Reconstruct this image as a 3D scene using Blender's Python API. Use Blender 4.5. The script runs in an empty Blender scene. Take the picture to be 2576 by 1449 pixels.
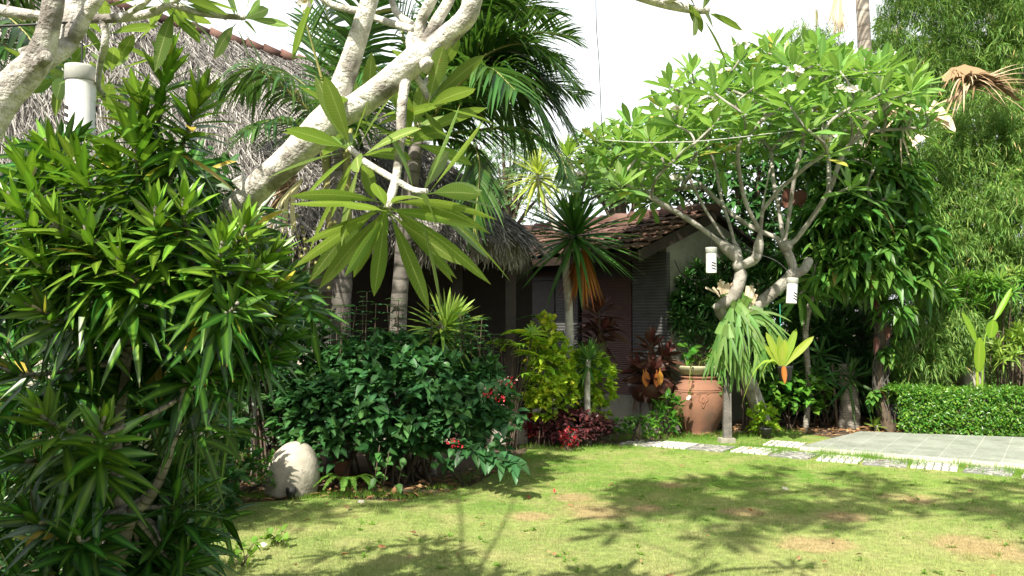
import bpy, math
import numpy as np

# ------------------------------------------------------------------ camera, sky, sun, exposure
SC = bpy.context.scene
COL = SC.collection
F = 2231.0                      # focal length in reference pixels (2576 px wide picture)
PITCH = math.atan(75.5 / F)
CAM = np.array([0.0, 0.0, 1.6])
cd = bpy.data.cameras.new('camera'); cam = bpy.data.objects.new('camera', cd); COL.objects.link(cam)
cam.location = CAM; cam.rotation_euler = (math.pi / 2 + PITCH, 0, 0)
cd.sensor_width = 36.0; cd.lens = 36.0 * F / 2576.0; cd.clip_start = 0.05; cd.clip_end = 400.0
SC.camera = cam

SUN = np.array([-0.29, -0.64, 0.71]); SUN /= np.linalg.norm(SUN)   # direction towards the sun
elev = math.asin(SUN[2]); azim = math.atan2(SUN[0], SUN[1])
world = bpy.data.worlds.new('World'); SC.world = world; world.use_nodes = True
wn = world.node_tree; bg = wn.nodes['Background']
sky = wn.nodes.new('ShaderNodeTexSky'); sky.sky_type = 'NISHITA'; sky.sun_disc = False
sky.sun_elevation = elev; sky.sun_rotation = azim; sky.air_density = 1.0; sky.dust_density = 6.0; sky.ozone_density = 1.0
wm = wn.nodes.new('ShaderNodeMix'); wm.data_type = 'RGBA'; wm.inputs['B'].default_value = (10.5, 10.8, 11.0, 1)       # bright cloud bank low down, thinner veil overhead
wtc = wn.nodes.new('ShaderNodeTexCoord'); wsx = wn.nodes.new('ShaderNodeSeparateXYZ'); wmr = wn.nodes.new('ShaderNodeMapRange')
wn.links.new(wtc.outputs['Generated'], wsx.inputs[0]); wn.links.new(wsx.outputs['Z'], wmr.inputs[0])
for q_, v_ in enumerate((.30, .75, .95, .15)): wmr.inputs[q_ + 1].default_value = v_
wn.links.new(wmr.outputs[0], wm.inputs['Factor'])
wn.links.new(sky.outputs[0], wm.inputs['A']); wn.links.new(wm.outputs['Result'], bg.inputs['Color'])
bg.inputs['Strength'].default_value = 0.075
sd = bpy.data.lights.new('sun', 'SUN'); sun = bpy.data.objects.new('sun', sd); COL.objects.link(sun)
sd.energy = 5.0; sd.angle = math.radians(0.6); sd.color = (1.0, 0.93, 0.80)
sun.rotation_euler = (math.pi / 2 - elev, 0, math.atan2(-SUN[0], SUN[1]) + math.pi)
from mathutils import Vector
sun.rotation_euler = Vector(SUN).to_track_quat('Z', 'Y').to_euler(); sun.location = (-10, -4, 14)
SC.view_settings.view_transform = 'Standard'; SC.view_settings.look = 'None'
SC.view_settings.exposure = 1.08; SC.view_settings.gamma = 1.0
SC.cycles.max_bounces = 8; SC.cycles.diffuse_bounces = 4; SC.cycles.transmission_bounces = 4; SC.cycles.transparent_max_bounces = 8
SC.cycles.use_denoising = True

R = np.random.RandomState(11)
A = np.array
UPZ = A([0., 0., 1.])

def P(x, y, Y):
    """world point that the reference picture shows at pixel x, y when it stands Y metres away"""
    rx = (x - 1288.0) / F; rz = -(y - 724.5) / F
    c, s = math.cos(PITCH), math.sin(PITCH)
    return CAM + A([rx, c - s * rz, s + c * rz]) * (Y / (c - s * rz))
def G(x, y, z=0.0):
    a = P(x, y, 1.0) - CAM
    return CAM + a * ((z - CAM[2]) / a[2])
def nrm(a):
    return a / np.maximum(np.linalg.norm(a, axis=-1, keepdims=True), 1e-9)
def rot2(a):
    return A([[math.cos(a), -math.sin(a)], [math.sin(a), math.cos(a)]])
def rdir(n):
    return nrm(R.normal(size=(n, 3)))

# ------------------------------------------------------------------ mesh builder
class MB:
    def __init__(s): s.v = []; s.f = []; s.a = []; s.n = 0
    def add(s, V, faces, att=None):
        V = np.asarray(V, float)
        if att is None: att = np.tile([0, 0, R.rand(), 0], (len(V), 1))
        s.v.append(V); s.a.append(np.asarray(att, float))
        for f in faces: s.f.append(np.asarray(f, int) + s.n)
        s.n += len(V)
    def build(s, name, mat, parent=None, loc=None, smooth=True):
        me = bpy.data.meshes.new(name)
        V = np.concatenate(s.v); At = np.concatenate(s.a)
        root = parent
        while root is not None and root.parent is not None: root = root.parent
        org = A(root.location) if root is not None else (A(loc) if loc is not None else np.zeros(3))
        V = V - org
        me.vertices.add(len(V)); me.vertices.foreach_set('co', V.astype(np.float32).ravel())
        tot = np.concatenate([np.full(len(f), f.shape[1]) for f in s.f])
        idx = np.concatenate([f.ravel() for f in s.f])
        st = np.concatenate([[0], np.cumsum(tot)[:-1]])
        me.loops.add(len(idx)); me.loops.foreach_set('vertex_index', idx.astype(np.int32))
        me.polygons.add(len(tot)); me.polygons.foreach_set('loop_start', st.astype(np.int32))
        me.polygons.foreach_set('use_smooth', np.full(len(tot), smooth))
        at = me.attributes.new('a', 'FLOAT_COLOR', 'POINT'); at.data.foreach_set('color', At.astype(np.float32).ravel())
        me.update(calc_edges=True); me.validate()
        me.materials.append(mat)
        o = bpy.data.objects.new(name, me); COL.objects.link(o)
        if parent is not None: o.parent = parent
        elif loc is not None: o.location = loc
        return o

def tag(o, label, cat, group=None, kind=None):
    if label: o['label'] = label
    if cat: o['category'] = cat
    if group: o['group'] = group
    if kind: o['kind'] = kind
    return o
def thing(name, label, cat, loc, group=None):
    o = bpy.data.objects.new(name, None); COL.objects.link(o); o.location = [float(x) for x in loc]; o.empty_display_size = 0.1
    return tag(o, label, cat, group)

def crom(pts, sub):
    p = np.asarray(pts, float)
    if len(p) < 3 or sub < 2:
        if sub < 2: return p
        t = np.linspace(0, len(p) - 1, (len(p) - 1) * sub + 1)
        return np.stack([np.interp(t, np.arange(len(p)), p[:, k]) for k in range(p.shape[1])], 1)
    e = np.concatenate([[2 * p[0] - p[1]], p, [2 * p[-1] - p[-2]]])
    out = []
    for i in range(len(p) - 1):
        a, b, c, d = e[i:i + 4]
        for k in range(sub):
            t = k / sub
            out.append(.5 * ((2 * b) + (c - a) * t + (2 * a - 5 * b + 4 * c - d) * t * t + (3 * b - a - 3 * c + d) * t ** 3))
    out.append(p[-1])
    return A(out)

def tube(mb, pts, rad, k=8, sub=4, jit=0.0, cap=True):
    n0 = len(pts); rad = np.broadcast_to(np.asarray(rad, float), (n0,)) if np.ndim(rad) < 1 or len(np.atleast_1d(rad)) == n0 else np.interp(np.linspace(0, 1, n0), np.linspace(0, 1, len(rad)), rad)
    q = crom(np.column_stack([pts, rad]), sub); p, r = q[:, :3], np.maximum(q[:, 3], 1e-4)
    n = len(p)
    T = nrm(np.gradient(p, axis=0))
    ref = A([0.31, 0.95, 0.05]) if abs(T[0] @ A([0.31, 0.95, 0.05])) < .8 else A([1., 0, 0.2])
    s = np.zeros((n, 3)); u = np.zeros((n, 3))
    for i in range(n):
        ref = nrm(ref - T[i] * (ref @ T[i])); s[i] = ref; u[i] = np.cross(T[i], ref)
    an = np.linspace(0, 2 * np.pi, k, endpoint=False)
    rr = r[:, None] * (1 + jit * R.normal(size=(n, k)))
    V = p[:, None] + rr[..., None] * (np.cos(an)[None, :, None] * s[:, None] + np.sin(an)[None, :, None] * u[:, None])
    ln = np.concatenate([[0], np.cumsum(np.linalg.norm(np.diff(p, axis=0), axis=1))])
    att = np.zeros((n, k, 4)); att[..., 0] = an / 6.283; att[..., 1] = ln[:, None]; att[..., 2] = R.rand(); att[..., 3] = np.linspace(0, 1, n)[:, None]
    i = np.arange(n - 1)[:, None] * k; j = np.arange(k)[None]; j2 = (j + 1) % k
    q4 = np.stack([i + j, i + j2, i + k + j2, i + k + j], -1).reshape(-1, 4)
    V = V.reshape(-1, 3); att = att.reshape(-1, 4); fs = [q4]
    if cap:
        b = len(V)
        V = np.concatenate([V, p[:1], p[-1:]]); att = np.concatenate([att, att[:1], att[-1:]])
        jj = np.arange(k); fs += [np.stack([(jj + 1) % k, jj, np.full(k, b)], 1), np.stack([(n - 1) * k + jj, (n - 1) * k + (jj + 1) % k, np.full(k, b + 1)], 1)]
    mb.add(V, fs, att)

def lathe(mb, prof, c, k=32, wob=0.0, axis=None):
    prof = np.asarray(prof, float); n = len(prof); an = np.linspace(0, 2 * np.pi, k, endpoint=False)
    w = 1 + wob * np.sin(an * 2 + 1)
    V = np.stack([prof[:, 0:1] * np.cos(an) * w, prof[:, 0:1] * np.sin(an) * w, np.repeat(prof[:, 1:2], k, 1)], -1)
    att = np.zeros((n, k, 4)); att[..., 0] = an / 6.283; att[..., 1] = np.linspace(0, 1, n)[:, None]; att[..., 2] = R.rand()
    i = np.arange(n - 1)[:, None] * k; j = np.arange(k)[None]; j2 = (j + 1) % k
    mb.add(V.reshape(-1, 3) + c, [np.stack([i + j, i + j2, i + k + j2, i + k + j], -1).reshape(-1, 4)], att.reshape(-1, 4))

BF = A([[0, 3, 2, 1], [4, 5, 6, 7], [0, 1, 5, 4], [1, 2, 6, 5], [2, 3, 7, 6], [3, 0, 4, 7]])
def hexa(mb, b, t):
    """eight corners: bottom four and top four, anticlockwise seen from above"""
    mb.add(np.concatenate([np.asarray(b, float), np.asarray(t, float)]), [BF])
def box(mb, c, size, rz=0.0, tilt=0.0):
    h = A(size) / 2.; k = A([[-1, -1, -1], [1, -1, -1], [1, 1, -1], [-1, 1, -1], [-1, -1, 1], [1, -1, 1], [1, 1, 1], [-1, 1, 1]]) * h
    if tilt: k[:, [0, 2]] = k[:, [0, 2]] @ rot2(tilt).T
    k[:, :2] = k[:, :2] @ rot2(rz).T
    mb.add(k + A(c), [BF])
def prism(mb, poly, z0, z1):
    poly = np.asarray(poly, float); n = len(poly)
    V = np.concatenate([np.column_stack([poly, np.full(n, z0)]), np.column_stack([poly, np.full(n, z1)])])
    j = np.arange(n); mb.add(V, [np.stack([j, (j + 1) % n, (j + 1) % n + n, j + n], 1), (j + n)[None], j[::-1][None]])

# ------------------------------------------------------------------ leaves
lanc = lambda t: np.sin(np.pi * np.clip(t, 0, 1) ** .75) ** .85
song = lambda t: np.clip(np.minimum(.34 + 1.75 * t, 1) * (1 - np.clip((t - .38) / .62, 0, 1) ** 1.7), .02, 1)
ovate = lambda t: np.sin(np.pi * np.clip(t, 0, 1) ** .62) ** .9
heart = lambda t: np.sin(np.pi * np.clip(t * .97 + .03, 0, 1) ** .5)
plum = lambda t: np.where(t < .14, .07, np.sin(np.pi * np.clip((t - .12) / .88, 0, 1) ** 1.2) ** .75)
strap = lambda t: np.minimum(.55 + 1.5 * t, 1) * (1 - t ** 3) ** .8
cordy = lambda t: np.where(t < .2, .16, np.sin(np.pi * np.clip((t - .16) / .84, 0, 1) ** .95) ** .8)
oval = lambda t: np.sin(np.pi * t) ** .6

def leaves(mb, base, d, up, L, W, droop=0.4, prof=lanc, n=4, fold=.25, age=0., wavy=0., roll=0.):
    base = np.atleast_2d(base).astype(float); N = len(base)
    d = nrm(np.broadcast_to(d, (N, 3)).astype(float)); up = np.broadcast_to(up, (N, 3)).astype(float)
    L = np.broadcast_to(L, (N,)).astype(float); W = np.broadcast_to(W, (N,)).astype(float)
    dr = np.broadcast_to(droop, (N,)).astype(float); age = np.broadcast_to(age, (N,)).astype(float)
    s = nrm(np.cross(d, up + 1e-4)); t = np.linspace(0, 1, n + 1); w = np.maximum(prof(t), .02)
    g = A([0, 0, -1.])
    pos = base[:, None] + L[:, None, None] * (d[:, None] * t[None, :, None] + dr[:, None, None] * g * (t ** 2 / 2)[None, :, None])
    T = nrm(d[:, None] + dr[:, None, None] * g * t[None, :, None])
    S = np.repeat(s[:, None], n + 1, 1); Nn = nrm(np.cross(S, T))
    hw = (W[:, None] / 2 * w[None])[..., None]
    wv = (wavy * W[:, None] * np.sin(t[None] * 22 + R.rand(N, 1) * 6))[..., None] * Nn
    V = np.stack([pos - S * hw + Nn * hw * fold + wv, pos, pos + S * hw + Nn * hw * fold - wv], 2)
    att = np.zeros((N, n + 1, 3, 4)); att[:, :, 0, 0] = 1; att[:, :, 2, 0] = 1; att[..., 1] = t[None, :, None]
    att[..., 2] = R.rand(N)[:, None, None]; att[..., 3] = age[:, None, None]
    b = (np.arange(N) * (n + 1) * 3)[:, None] + (np.arange(n) * 3)[None]
    q1 = np.stack([b, b + 1, b + 4, b + 3], -1).reshape(-1, 4); q2 = q1 + 1
    mb.add(V.reshape(-1, 3), [q1, q2], att.reshape(-1, 4))

def perp(ax):
    ax = nrm(ax); a = nrm(np.cross(ax, UPZ + A([.01, .02, 0]))); return a, np.cross(ax, a)

def rosette(mb, c, axis, n, L, W, pmin=20, pmax=100, droop=.5, prof=song, stem=.1, fold=.3, nseg=4, young=1.0, jit=8, wavy=0., lmin=.55, cut=9):
    """leaves spiralling round a shoot tip; inner leaves young and upright, outer ones spread and bent"""
    axis = nrm(A(axis, float)); a, b = perp(axis)
    i = np.arange(n); t = (i + .5) / n
    pol = np.radians(pmin + (pmax - pmin) * t ** .8 + R.normal(size=n) * jit); az = i * 2.39996 + R.rand() * 6.28 + R.normal(size=n) * .12
    rad = np.cos(az)[:, None] * a + np.sin(az)[:, None] * b
    d = axis * np.cos(pol)[:, None] + rad * np.sin(pol)[:, None]
    up = axis * np.sin(pol)[:, None] - rad * np.cos(pol)[:, None] + R.normal(size=(n, 3)) * .15
    base = A(c) - axis * (stem * t)[:, None]
    ll = L * (lmin + (1 - lmin) * np.minimum(1, t * 2.2)) * R.uniform(.85, 1.12, n)
    k = d[:, 2] < cut; d, up, base, ll, t = d[k], up[k], base[k], ll[k], t[k]; n = len(t)
    leaves(mb, base, d, up, ll, W * np.sqrt(ll / L) * R.uniform(.85, 1.1, n), droop * t * R.uniform(.6, 1.4, n), prof, nseg, fold, (1 - t) * young, wavy)

def lumps(k=6, f=2.5):
    dd = rdir(k) * R.uniform(.6, 1.6, (k, 1)) * f; ph = R.rand(k) * 6.28
    return lambda v: np.cos(v @ dd.T + ph).mean(1)

def bush_leaves(mb, c, r, nt, k, L, W, prof=ovate, lump=.3, droop=.5, upb=.5, low=-.5, fill=.45, n=3, fold=.25, spread=1.0, wavy=0., keep=None, lf=2.5, agef=.4):
    c = A(c, float); r = A(r, float); v = rdir(nt * 3); v = v[v[:, 2] > low][:nt]; m = len(v)
    lf_ = lumps(6, lf); rr = (1 - fill * R.rand(m) ** 2) * (1 + lump * lf_(v) * 1.6)
    p = c + v * r * rr[:, None]
    p[:, 2] = np.maximum(p[:, 2], .05)
    if keep is not None: q = keep(p); p = p[q]; v = v[q]; m = len(p)
    o = nrm(v / r * r.mean() + A([0, 0, upb]))
    base = np.repeat(p, k, 0); oo = np.repeat(o, k, 0); N = len(base)
    d = nrm(oo * .7 + rdir(N) * spread); d[:, 2] = np.where(d[:, 2] < -.5, -d[:, 2], d[:, 2])
    up = nrm(oo * .5 + A([0, 0, .9]) + R.normal(size=(N, 3)) * .25)
    ll = L * R.uniform(.55, 1.15, N)
    leaves(mb, base + rdir(N) * L * .25, d, up, ll, W * ll / L, droop * R.uniform(.4, 1.6, N), prof, n, fold, R.rand(N) ** 3 * agef + agef * .5 * np.repeat(rr > .97, k) if keep is None else R.rand(N) ** 3 * agef, wavy)
    return p

def bush_stems(mb, base, tips, m, r=.012, spread=.15):
    for i in R.choice(len(tips), min(m, len(tips)), replace=False):
        t = tips[i]; b = A(base) + A([R.normal() * spread, R.normal() * spread, -.02])
        mid = b * .5 + t * .5 + A([(b - t)[0] * .18, (b - t)[1] * .18, .1 * (t[2] - b[2])])
        tube(mb, [b, mid, t], [r, r * .7, r * .3], 5, 3, cap=False)

# ------------------------------------------------------------------ materials
def mat_new(name):
    m = bpy.data.materials.new(name); m.use_nodes = True; nt = m.node_tree
    return m, nt, nt.nodes['Principled BSDF'], nt.nodes['Material Output']
class NT:
    def __init__(s, nt): s.nt = nt
    def n(s, typ, **kw):
        x = s.nt.nodes.new(typ)
        for k, v in kw.items(): setattr(x, k, v)
        return x
    def l(s, a, b): s.nt.links.new(a, b)
    def math(s, op, a, b=None, c=None, clamp=False):
        x = s.n('ShaderNodeMath', operation=op, use_clamp=clamp)
        for i, q in enumerate((a, b, c)):
            if q is None: continue
            if isinstance(q, (int, float)): x.inputs[i].default_value = q
            else: s.l(q, x.inputs[i])
        return x.outputs[0]
    def mix(s, fac, a, b, blend='MIX'):
        x = s.n('ShaderNodeMix', data_type='RGBA', blend_type=blend)
        for key, q in (('Factor', fac), ('A', a), ('B', b)):
            if isinstance(q, (int, float)): x.inputs[key].default_value = q
            elif isinstance(q, (tuple, list)): x.inputs[key].default_value = (*q, 1) if len(q) == 3 else q
            else: s.l(q, x.inputs[key])
        return x.outputs['Result']
    def noise(s, scale, detail=4, vec=None, rough=.55):
        x = s.n('ShaderNodeTexNoise'); x.inputs['Scale'].default_value = scale; x.inputs['Detail'].default_value = detail; x.inputs['Roughness'].default_value = rough
        if vec is None: vec = s.n('ShaderNodeTexCoord').outputs['Object']
        s.l(vec, x.inputs['Vector']); return x.outputs['Fac']
    def ramp(s, fac, stops):
        x = s.n('ShaderNodeValToRGB'); e = x.color_ramp.elements
        while len(e) < len(stops): e.new(.5)
        for el, (p, c) in zip(e, stops): el.position = p; el.color = (*c, 1) if len(c) == 3 else c
        s.l(fac, x.inputs[0]); return x.outputs['Color']
    def rng(s, fac, a, b, c=0., d=1.):
        x = s.n('ShaderNodeMapRange'); s.l(fac, x.inputs[0])
        for i, q in enumerate((a, b, c, d)): x.inputs[i + 1].default_value = q
        return x.outputs[0]
    def att(s):
        a = s.n('ShaderNodeAttribute', attribute_name='a'); q = s.n('ShaderNodeSeparateColor'); s.l(a.outputs['Color'], q.inputs[0])
        return q.outputs[0], q.outputs[1], q.outputs[2], a.outputs['Alpha']
    def bump(s, h, strength, dist, bsdf):
        b = s.n('ShaderNodeBump'); b.inputs['Strength'].default_value = strength; b.inputs['Distance'].default_value = dist
        s.l(h, b.inputs['Height']); s.l(b.outputs[0], bsdf.inputs['Normal']); return b

def leaf_mat(name, mid, edge, young=None, var=.4, trans=.3, rough=.42, e0=.1, e1=.9, rib=None, veins=0, old=None, spec=.3, tcol=None, tmix=.6, oldp=.985, tips=0, spots=0):
    m, nt, bs, out = mat_new(name); t = NT(nt); lu, lv, rn, age = t.att()
    if young is not None: mid_, edge_ = t.mix(t.math('MULTIPLY', age, .9), mid, young), t.mix(t.math('MULTIPLY', age, .6), edge, young)
    else: mid_, edge_ = mid, edge
    col = t.mix(t.rng(lu, e0, e1), mid_, edge_)
    if old is not None: col = t.mix(t.rng(rn, oldp, oldp + .005), col, old)
    if rib is not None: col = t.mix(t.rng(lu, .10, .03), col, rib)
    if tips: col = t.mix(t.math('MULTIPLY', t.math('MULTIPLY', t.rng(t.math('ADD', lv, t.math('MULTIPLY', t.noise(30, 3), .12)), 1.0, 1.06), t.rng(t.math('FRACT', t.math('MULTIPLY', rn, 3.7)), .55, .62)), .9), col, (.26, .17, .06))
    if spots: col = t.mix(t.math('MULTIPLY', t.rng(t.noise(spots, 3), .64, .68), t.rng(t.math('FRACT', t.math('MULTIPLY', rn, 5.3)), .4, .6)), col, (.22, .17, .05))
    if veins:
        ph = t.math('SINE', t.math('MULTIPLY', t.math('SUBTRACT', lv, t.math('MULTIPLY', lu, .06)), veins))
        vv = t.rng(ph, .80, 1.0)
        col = t.mix(t.math('MULTIPLY', vv, .42), col, rib if rib is not None else mid)
        t.bump(vv, .35, .002, bs)
    hs = t.n('ShaderNodeHueSaturation'); t.l(col, hs.inputs['Color'])
    r2 = t.math('FRACT', t.math('MULTIPLY', rn, 7.31))
    t.l(t.rng(rn, 0, 1, 1 - var, 1 + var), hs.inputs['Value']); t.l(t.rng(r2, 0, 1, .48, .52), hs.inputs['Hue'])
    col = hs.outputs[0]
    t.l(col, bs.inputs['Base Color']); bs.inputs['Roughness'].default_value = rough; bs.inputs['Specular IOR Level'].default_value = spec
    if trans > 0:
        tr = t.n('ShaderNodeBsdfTranslucent'); tc = t.mix(tmix, col, tcol or tuple(min(1, 2.2 * c) for c in (mid[0] * 1.25, mid[1] * 1.15, mid[2] * .5)))
        t.l(tc, tr.inputs['Color']); mx = t.n('ShaderNodeMixShader'); mx.inputs[0].default_value = trans
        t.l(bs.outputs[0], mx.inputs[1]); t.l(tr.outputs[0], mx.inputs[2]); t.l(mx.outputs[0], out.inputs['Surface'])
    return m

def bark_mat(name, c1, c2, c3, scale=14, bump=.5, rings=0, rough=.85, spots=.6, ringw=.65):
    m, nt, bs, out = mat_new(name); t = NT(nt); lu, lv, rn, age = t.att()
    n1 = t.noise(scale, 6); n2 = t.noise(scale * .23, 3); n3 = t.noise(scale * 3.1, 3)
    col = t.mix(t.rng(n1, .35, .65), c1, c2); col = t.mix(t.math('MULTIPLY', t.rng(n2, .5, .62), spots), col, c3)
    h = t.math('ADD', n1, t.math('MULTIPLY', n3, .4))
    if rings:
        ph = t.math('FRACT', t.math('ADD', t.math('MULTIPLY', lv, rings), t.math('MULTIPLY', n2, 1.1)))
        rg = t.rng(ph, .0, .22, 1, 0); col = t.mix(t.math('MULTIPLY', rg, ringw), col, c3); h = t.math('SUBTRACT', h, t.math('MULTIPLY', rg, ringw * 1.2))
    t.l(col, bs.inputs['Base Color']); bs.inputs['Roughness'].default_value = rough; t.bump(h, bump, .02, bs)
    return m

def plain_mat(name, c1, c2, scale=8, rough=.7, bump=.15, c3=None, detail=5, spec=.4):
    m, nt, bs, out = mat_new(name); t = NT(nt); n1 = t.noise(scale, detail); col = t.mix(t.rng(n1, .35, .65), c1, c2)
    if c3 is not None: col = t.mix(t.rng(t.noise(scale * .35, 6, rough=.7), .52, .66), col, c3)
    t.l(col, bs.inputs['Base Color']); bs.inputs['Roughness'].default_value = rough; bs.inputs['Specular IOR Level'].default_value = spec
    t.bump(t.noise(scale * 4, 5), bump, .01, bs); return m
def var_mat(name, stops, rough=.9, trans=0., grain=0):
    """colour picked per piece (strand, tile, blade) from a ramp"""
    m, nt, bs, out = mat_new(name); t = NT(nt); lu, lv, rn, age = t.att()
    col = t.ramp(rn, stops)
    if grain: col = t.mix(.55, col, t.ramp(t.noise(grain, 5), [(.3, (.25, .25, .25)), (.7, (1, 1, 1))]), 'MULTIPLY')
    t.l(col, bs.inputs['Base Color']); bs.inputs['Roughness'].default_value = rough; bs.inputs['Specular IOR Level'].default_value = .25
    if trans:
        tr = t.n('ShaderNodeBsdfTranslucent'); t.l(col, tr.inputs['Color']); mx = t.n('ShaderNodeMixShader'); mx.inputs[0].default_value = trans
        t.l(bs.outputs[0], mx.inputs[1]); t.l(tr.outputs[0], mx.inputs[2]); t.l(mx.outputs[0], out.inputs['Surface'])
    return m

M = {}
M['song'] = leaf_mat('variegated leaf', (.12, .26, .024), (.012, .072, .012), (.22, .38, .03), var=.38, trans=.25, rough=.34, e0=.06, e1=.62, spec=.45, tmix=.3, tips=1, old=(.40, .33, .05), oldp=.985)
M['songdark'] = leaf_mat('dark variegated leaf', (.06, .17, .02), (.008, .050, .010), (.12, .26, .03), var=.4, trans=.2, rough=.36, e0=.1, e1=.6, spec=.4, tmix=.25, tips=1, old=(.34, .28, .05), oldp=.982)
M['plum_near'] = leaf_mat('broad plumeria leaf', (.13, .215, .048), (.095, .175, .036), (.17, .26, .055), var=.3, trans=.38, rough=.45, rib=(.38, .46, .18), veins=150, spec=.3, tips=1, spots=38)
M['plum_mid'] = leaf_mat('plumeria leaf', (.15, .29, .075), (.11, .24, .06), (.24, .38, .09), var=.28, trans=.38, rough=.4, rib=(.34, .46, .18), old=(.40, .34, .06))
M['plum_bark'] = bark_mat('plumeria bark', (.66, .645, .60), (.45, .43, .38), (.10, .085, .07), 30, 1.0, spots=.8, rings=21, ringw=.07)
M['plum_bark_far'] = bark_mat('pale plumeria bark', (.37, .355, .32), (.23, .215, .185), (.11, .095, .075), 13, .8, spots=.6, rings=11, ringw=.12)
M['stemgrey'] = bark_mat('ringed stem bark', (.32, .30, .26), (.20, .18, .15), (.07, .06, .05), 25, .5, rings=26)
M['stemwhite'] = bark_mat('white stem bark', (.55, .53, .47), (.40, .38, .33), (.15, .13, .10), 20, .4)
M['twig'] = bark_mat('twig bark', (.12, .09, .06), (.07, .05, .035), (.04, .03, .02), 20, .4)
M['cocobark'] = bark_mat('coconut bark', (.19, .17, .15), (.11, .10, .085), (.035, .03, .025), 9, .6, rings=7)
M['cocobark_pale'] = bark_mat('pale coconut bark', (.48, .43, .36), (.34, .29, .24), (.16, .12, .09), 6, .5, rings=4)  # paler coconut bark with wider ring spacing
M['palm'] = leaf_mat('palm leaflet', (.05, .12, .024), (.038, .10, .018), (.10, .20, .035), var=.5, trans=.25, rough=.34, old=(.30, .24, .08), spec=.5)
M['rachis'] = plain_mat('palm rachis', (.20, .22, .06), (.28, .26, .09), 6, .5, .1)
M['dry'] = var_mat('dry palm fibre', [(0, (.12, .075, .04)), (.5, (.30, .20, .11)), (1, (.52, .42, .28))], .85, .15)
M['drylight'] = var_mat('bleached dry frond', [(0, (.42, .32, .2)), (.6, (.62, .52, .36)), (1, (.75, .68, .55))], .85, .15)
M['clero'] = leaf_mat('dark heart leaf', (.035, .115, .035), (.028, .095, .03), (.10, .24, .05), var=.4, trans=.22, rough=.42, rib=(.07, .17, .06))
M['lime'] = leaf_mat('lime leaf', (.26, .44, .035), (.18, .36, .03), (.60, .58, .04), var=.3, trans=.35, rough=.42, rib=(.30, .42, .08), old=(.5, .4, .03))
M['mango'] = leaf_mat('drooping leaf', (.065, .17, .03), (.05, .14, .025), (.18, .30, .04), var=.45, trans=.28, rough=.38, rib=(.10, .20, .05), old=(.25, .12, .04), oldp=.99)
M['dark'] = leaf_mat('dark shrub leaf', (.032, .10, .025), (.024, .08, .02), (.09, .20, .04), var=.45, trans=.2, rough=.4, rib=(.05, .13, .03))
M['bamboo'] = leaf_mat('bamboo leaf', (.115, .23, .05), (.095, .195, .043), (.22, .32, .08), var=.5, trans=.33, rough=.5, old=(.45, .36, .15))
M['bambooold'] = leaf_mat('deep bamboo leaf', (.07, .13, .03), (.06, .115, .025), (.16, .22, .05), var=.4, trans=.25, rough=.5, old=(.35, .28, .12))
M['culm'] = bark_mat('bamboo culm', (.20, .22, .07), (.28, .25, .10), (.10, .10, .04), 8, .15, rings=3)
M['hedge'] = leaf_mat('hedge leaf', (.06, .18, .02), (.045, .15, .018), (.22, .36, .04), var=.4, trans=.28, rough=.34, spec=.5)
M['yucca'] = leaf_mat('sword leaf', (.06, .16, .035), (.045, .125, .03), (.12, .25, .05), var=.3, trans=.25, rough=.38, spec=.5)
M['yuccalight'] = leaf_mat('light sword leaf', (.15, .27, .04), (.22, .34, .07), (.26, .36, .06), var=.3, trans=.35, rough=.4)
M['yellowspike'] = leaf_mat('yellow striped sword leaf', (.22, .31, .05), (.30, .36, .08), (.36, .40, .08), var=.25, trans=.35, rough=.45)
M['cordy'] = leaf_mat('bronze cordyline leaf', (.075, .055, .028), (.055, .032, .022), (.13, .025, .03), var=.4, trans=.2, rough=.36, rib=(.12, .05, .04), spec=.5, tcol=(.2, .06, .03))
M['orangeleaf'] = leaf_mat('dying orange leaf', (.42, .17, .025), (.34, .12, .02), None, var=.3, trans=.25, rough=.5, tcol=(.5, .2, .03))
M['rust'] = leaf_mat('rust brown dead leaf', (.085, .032, .018), (.065, .025, .015), None, var=.3, trans=.1, rough=.6, tcol=(.25, .08, .03))
M['purple'] = leaf_mat('purple leaf', (.075, .035, .035), (.06, .028, .03), (.20, .02, .03), var=.5, trans=.15, rough=.4, tcol=(.2, .05, .05))
M['redleaf'] = leaf_mat('crimson leaf', (.25, .012, .02), (.18, .01, .018), (.4, .02, .03), var=.4, trans=.25, rough=.4, tcol=(.5, .03, .04))
M['acacia'] = leaf_mat('feathery acacia leaf', (.16, .27, .13), (.14, .25, .12), None, var=.35, trans=.35, rough=.6)
M['fern'] = leaf_mat('antler fern frond', (.12, .235, .055), (.105, .21, .05), (.24, .33, .09), var=.25, trans=.35, rough=.5)
M['nest'] = leaf_mat('nest fern frond', (.26, .36, .05), (.24, .36, .045), None, var=.2, trans=.4, rough=.45, rib=(.35, .38, .12))
M['heli'] = leaf_mat('young banana leaf', (.20, .36, .03), (.18, .34, .025), None, var=.12, trans=.45, rough=.4, rib=(.35, .45, .08), veins=160)
M['boston'] = leaf_mat('small fern leaf', (.10, .22, .03), (.08, .19, .025), (.2, .32, .05), var=.3, trans=.35, rough=.5)
M['red'] = plain_mat('red petals', (.55, .015, .03), (.40, .01, .03), 30, .6, .1)
M['pink'] = plain_mat('pale bracts', (.70, .35, .38), (.75, .55, .5), 30, .6, .1)
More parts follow.
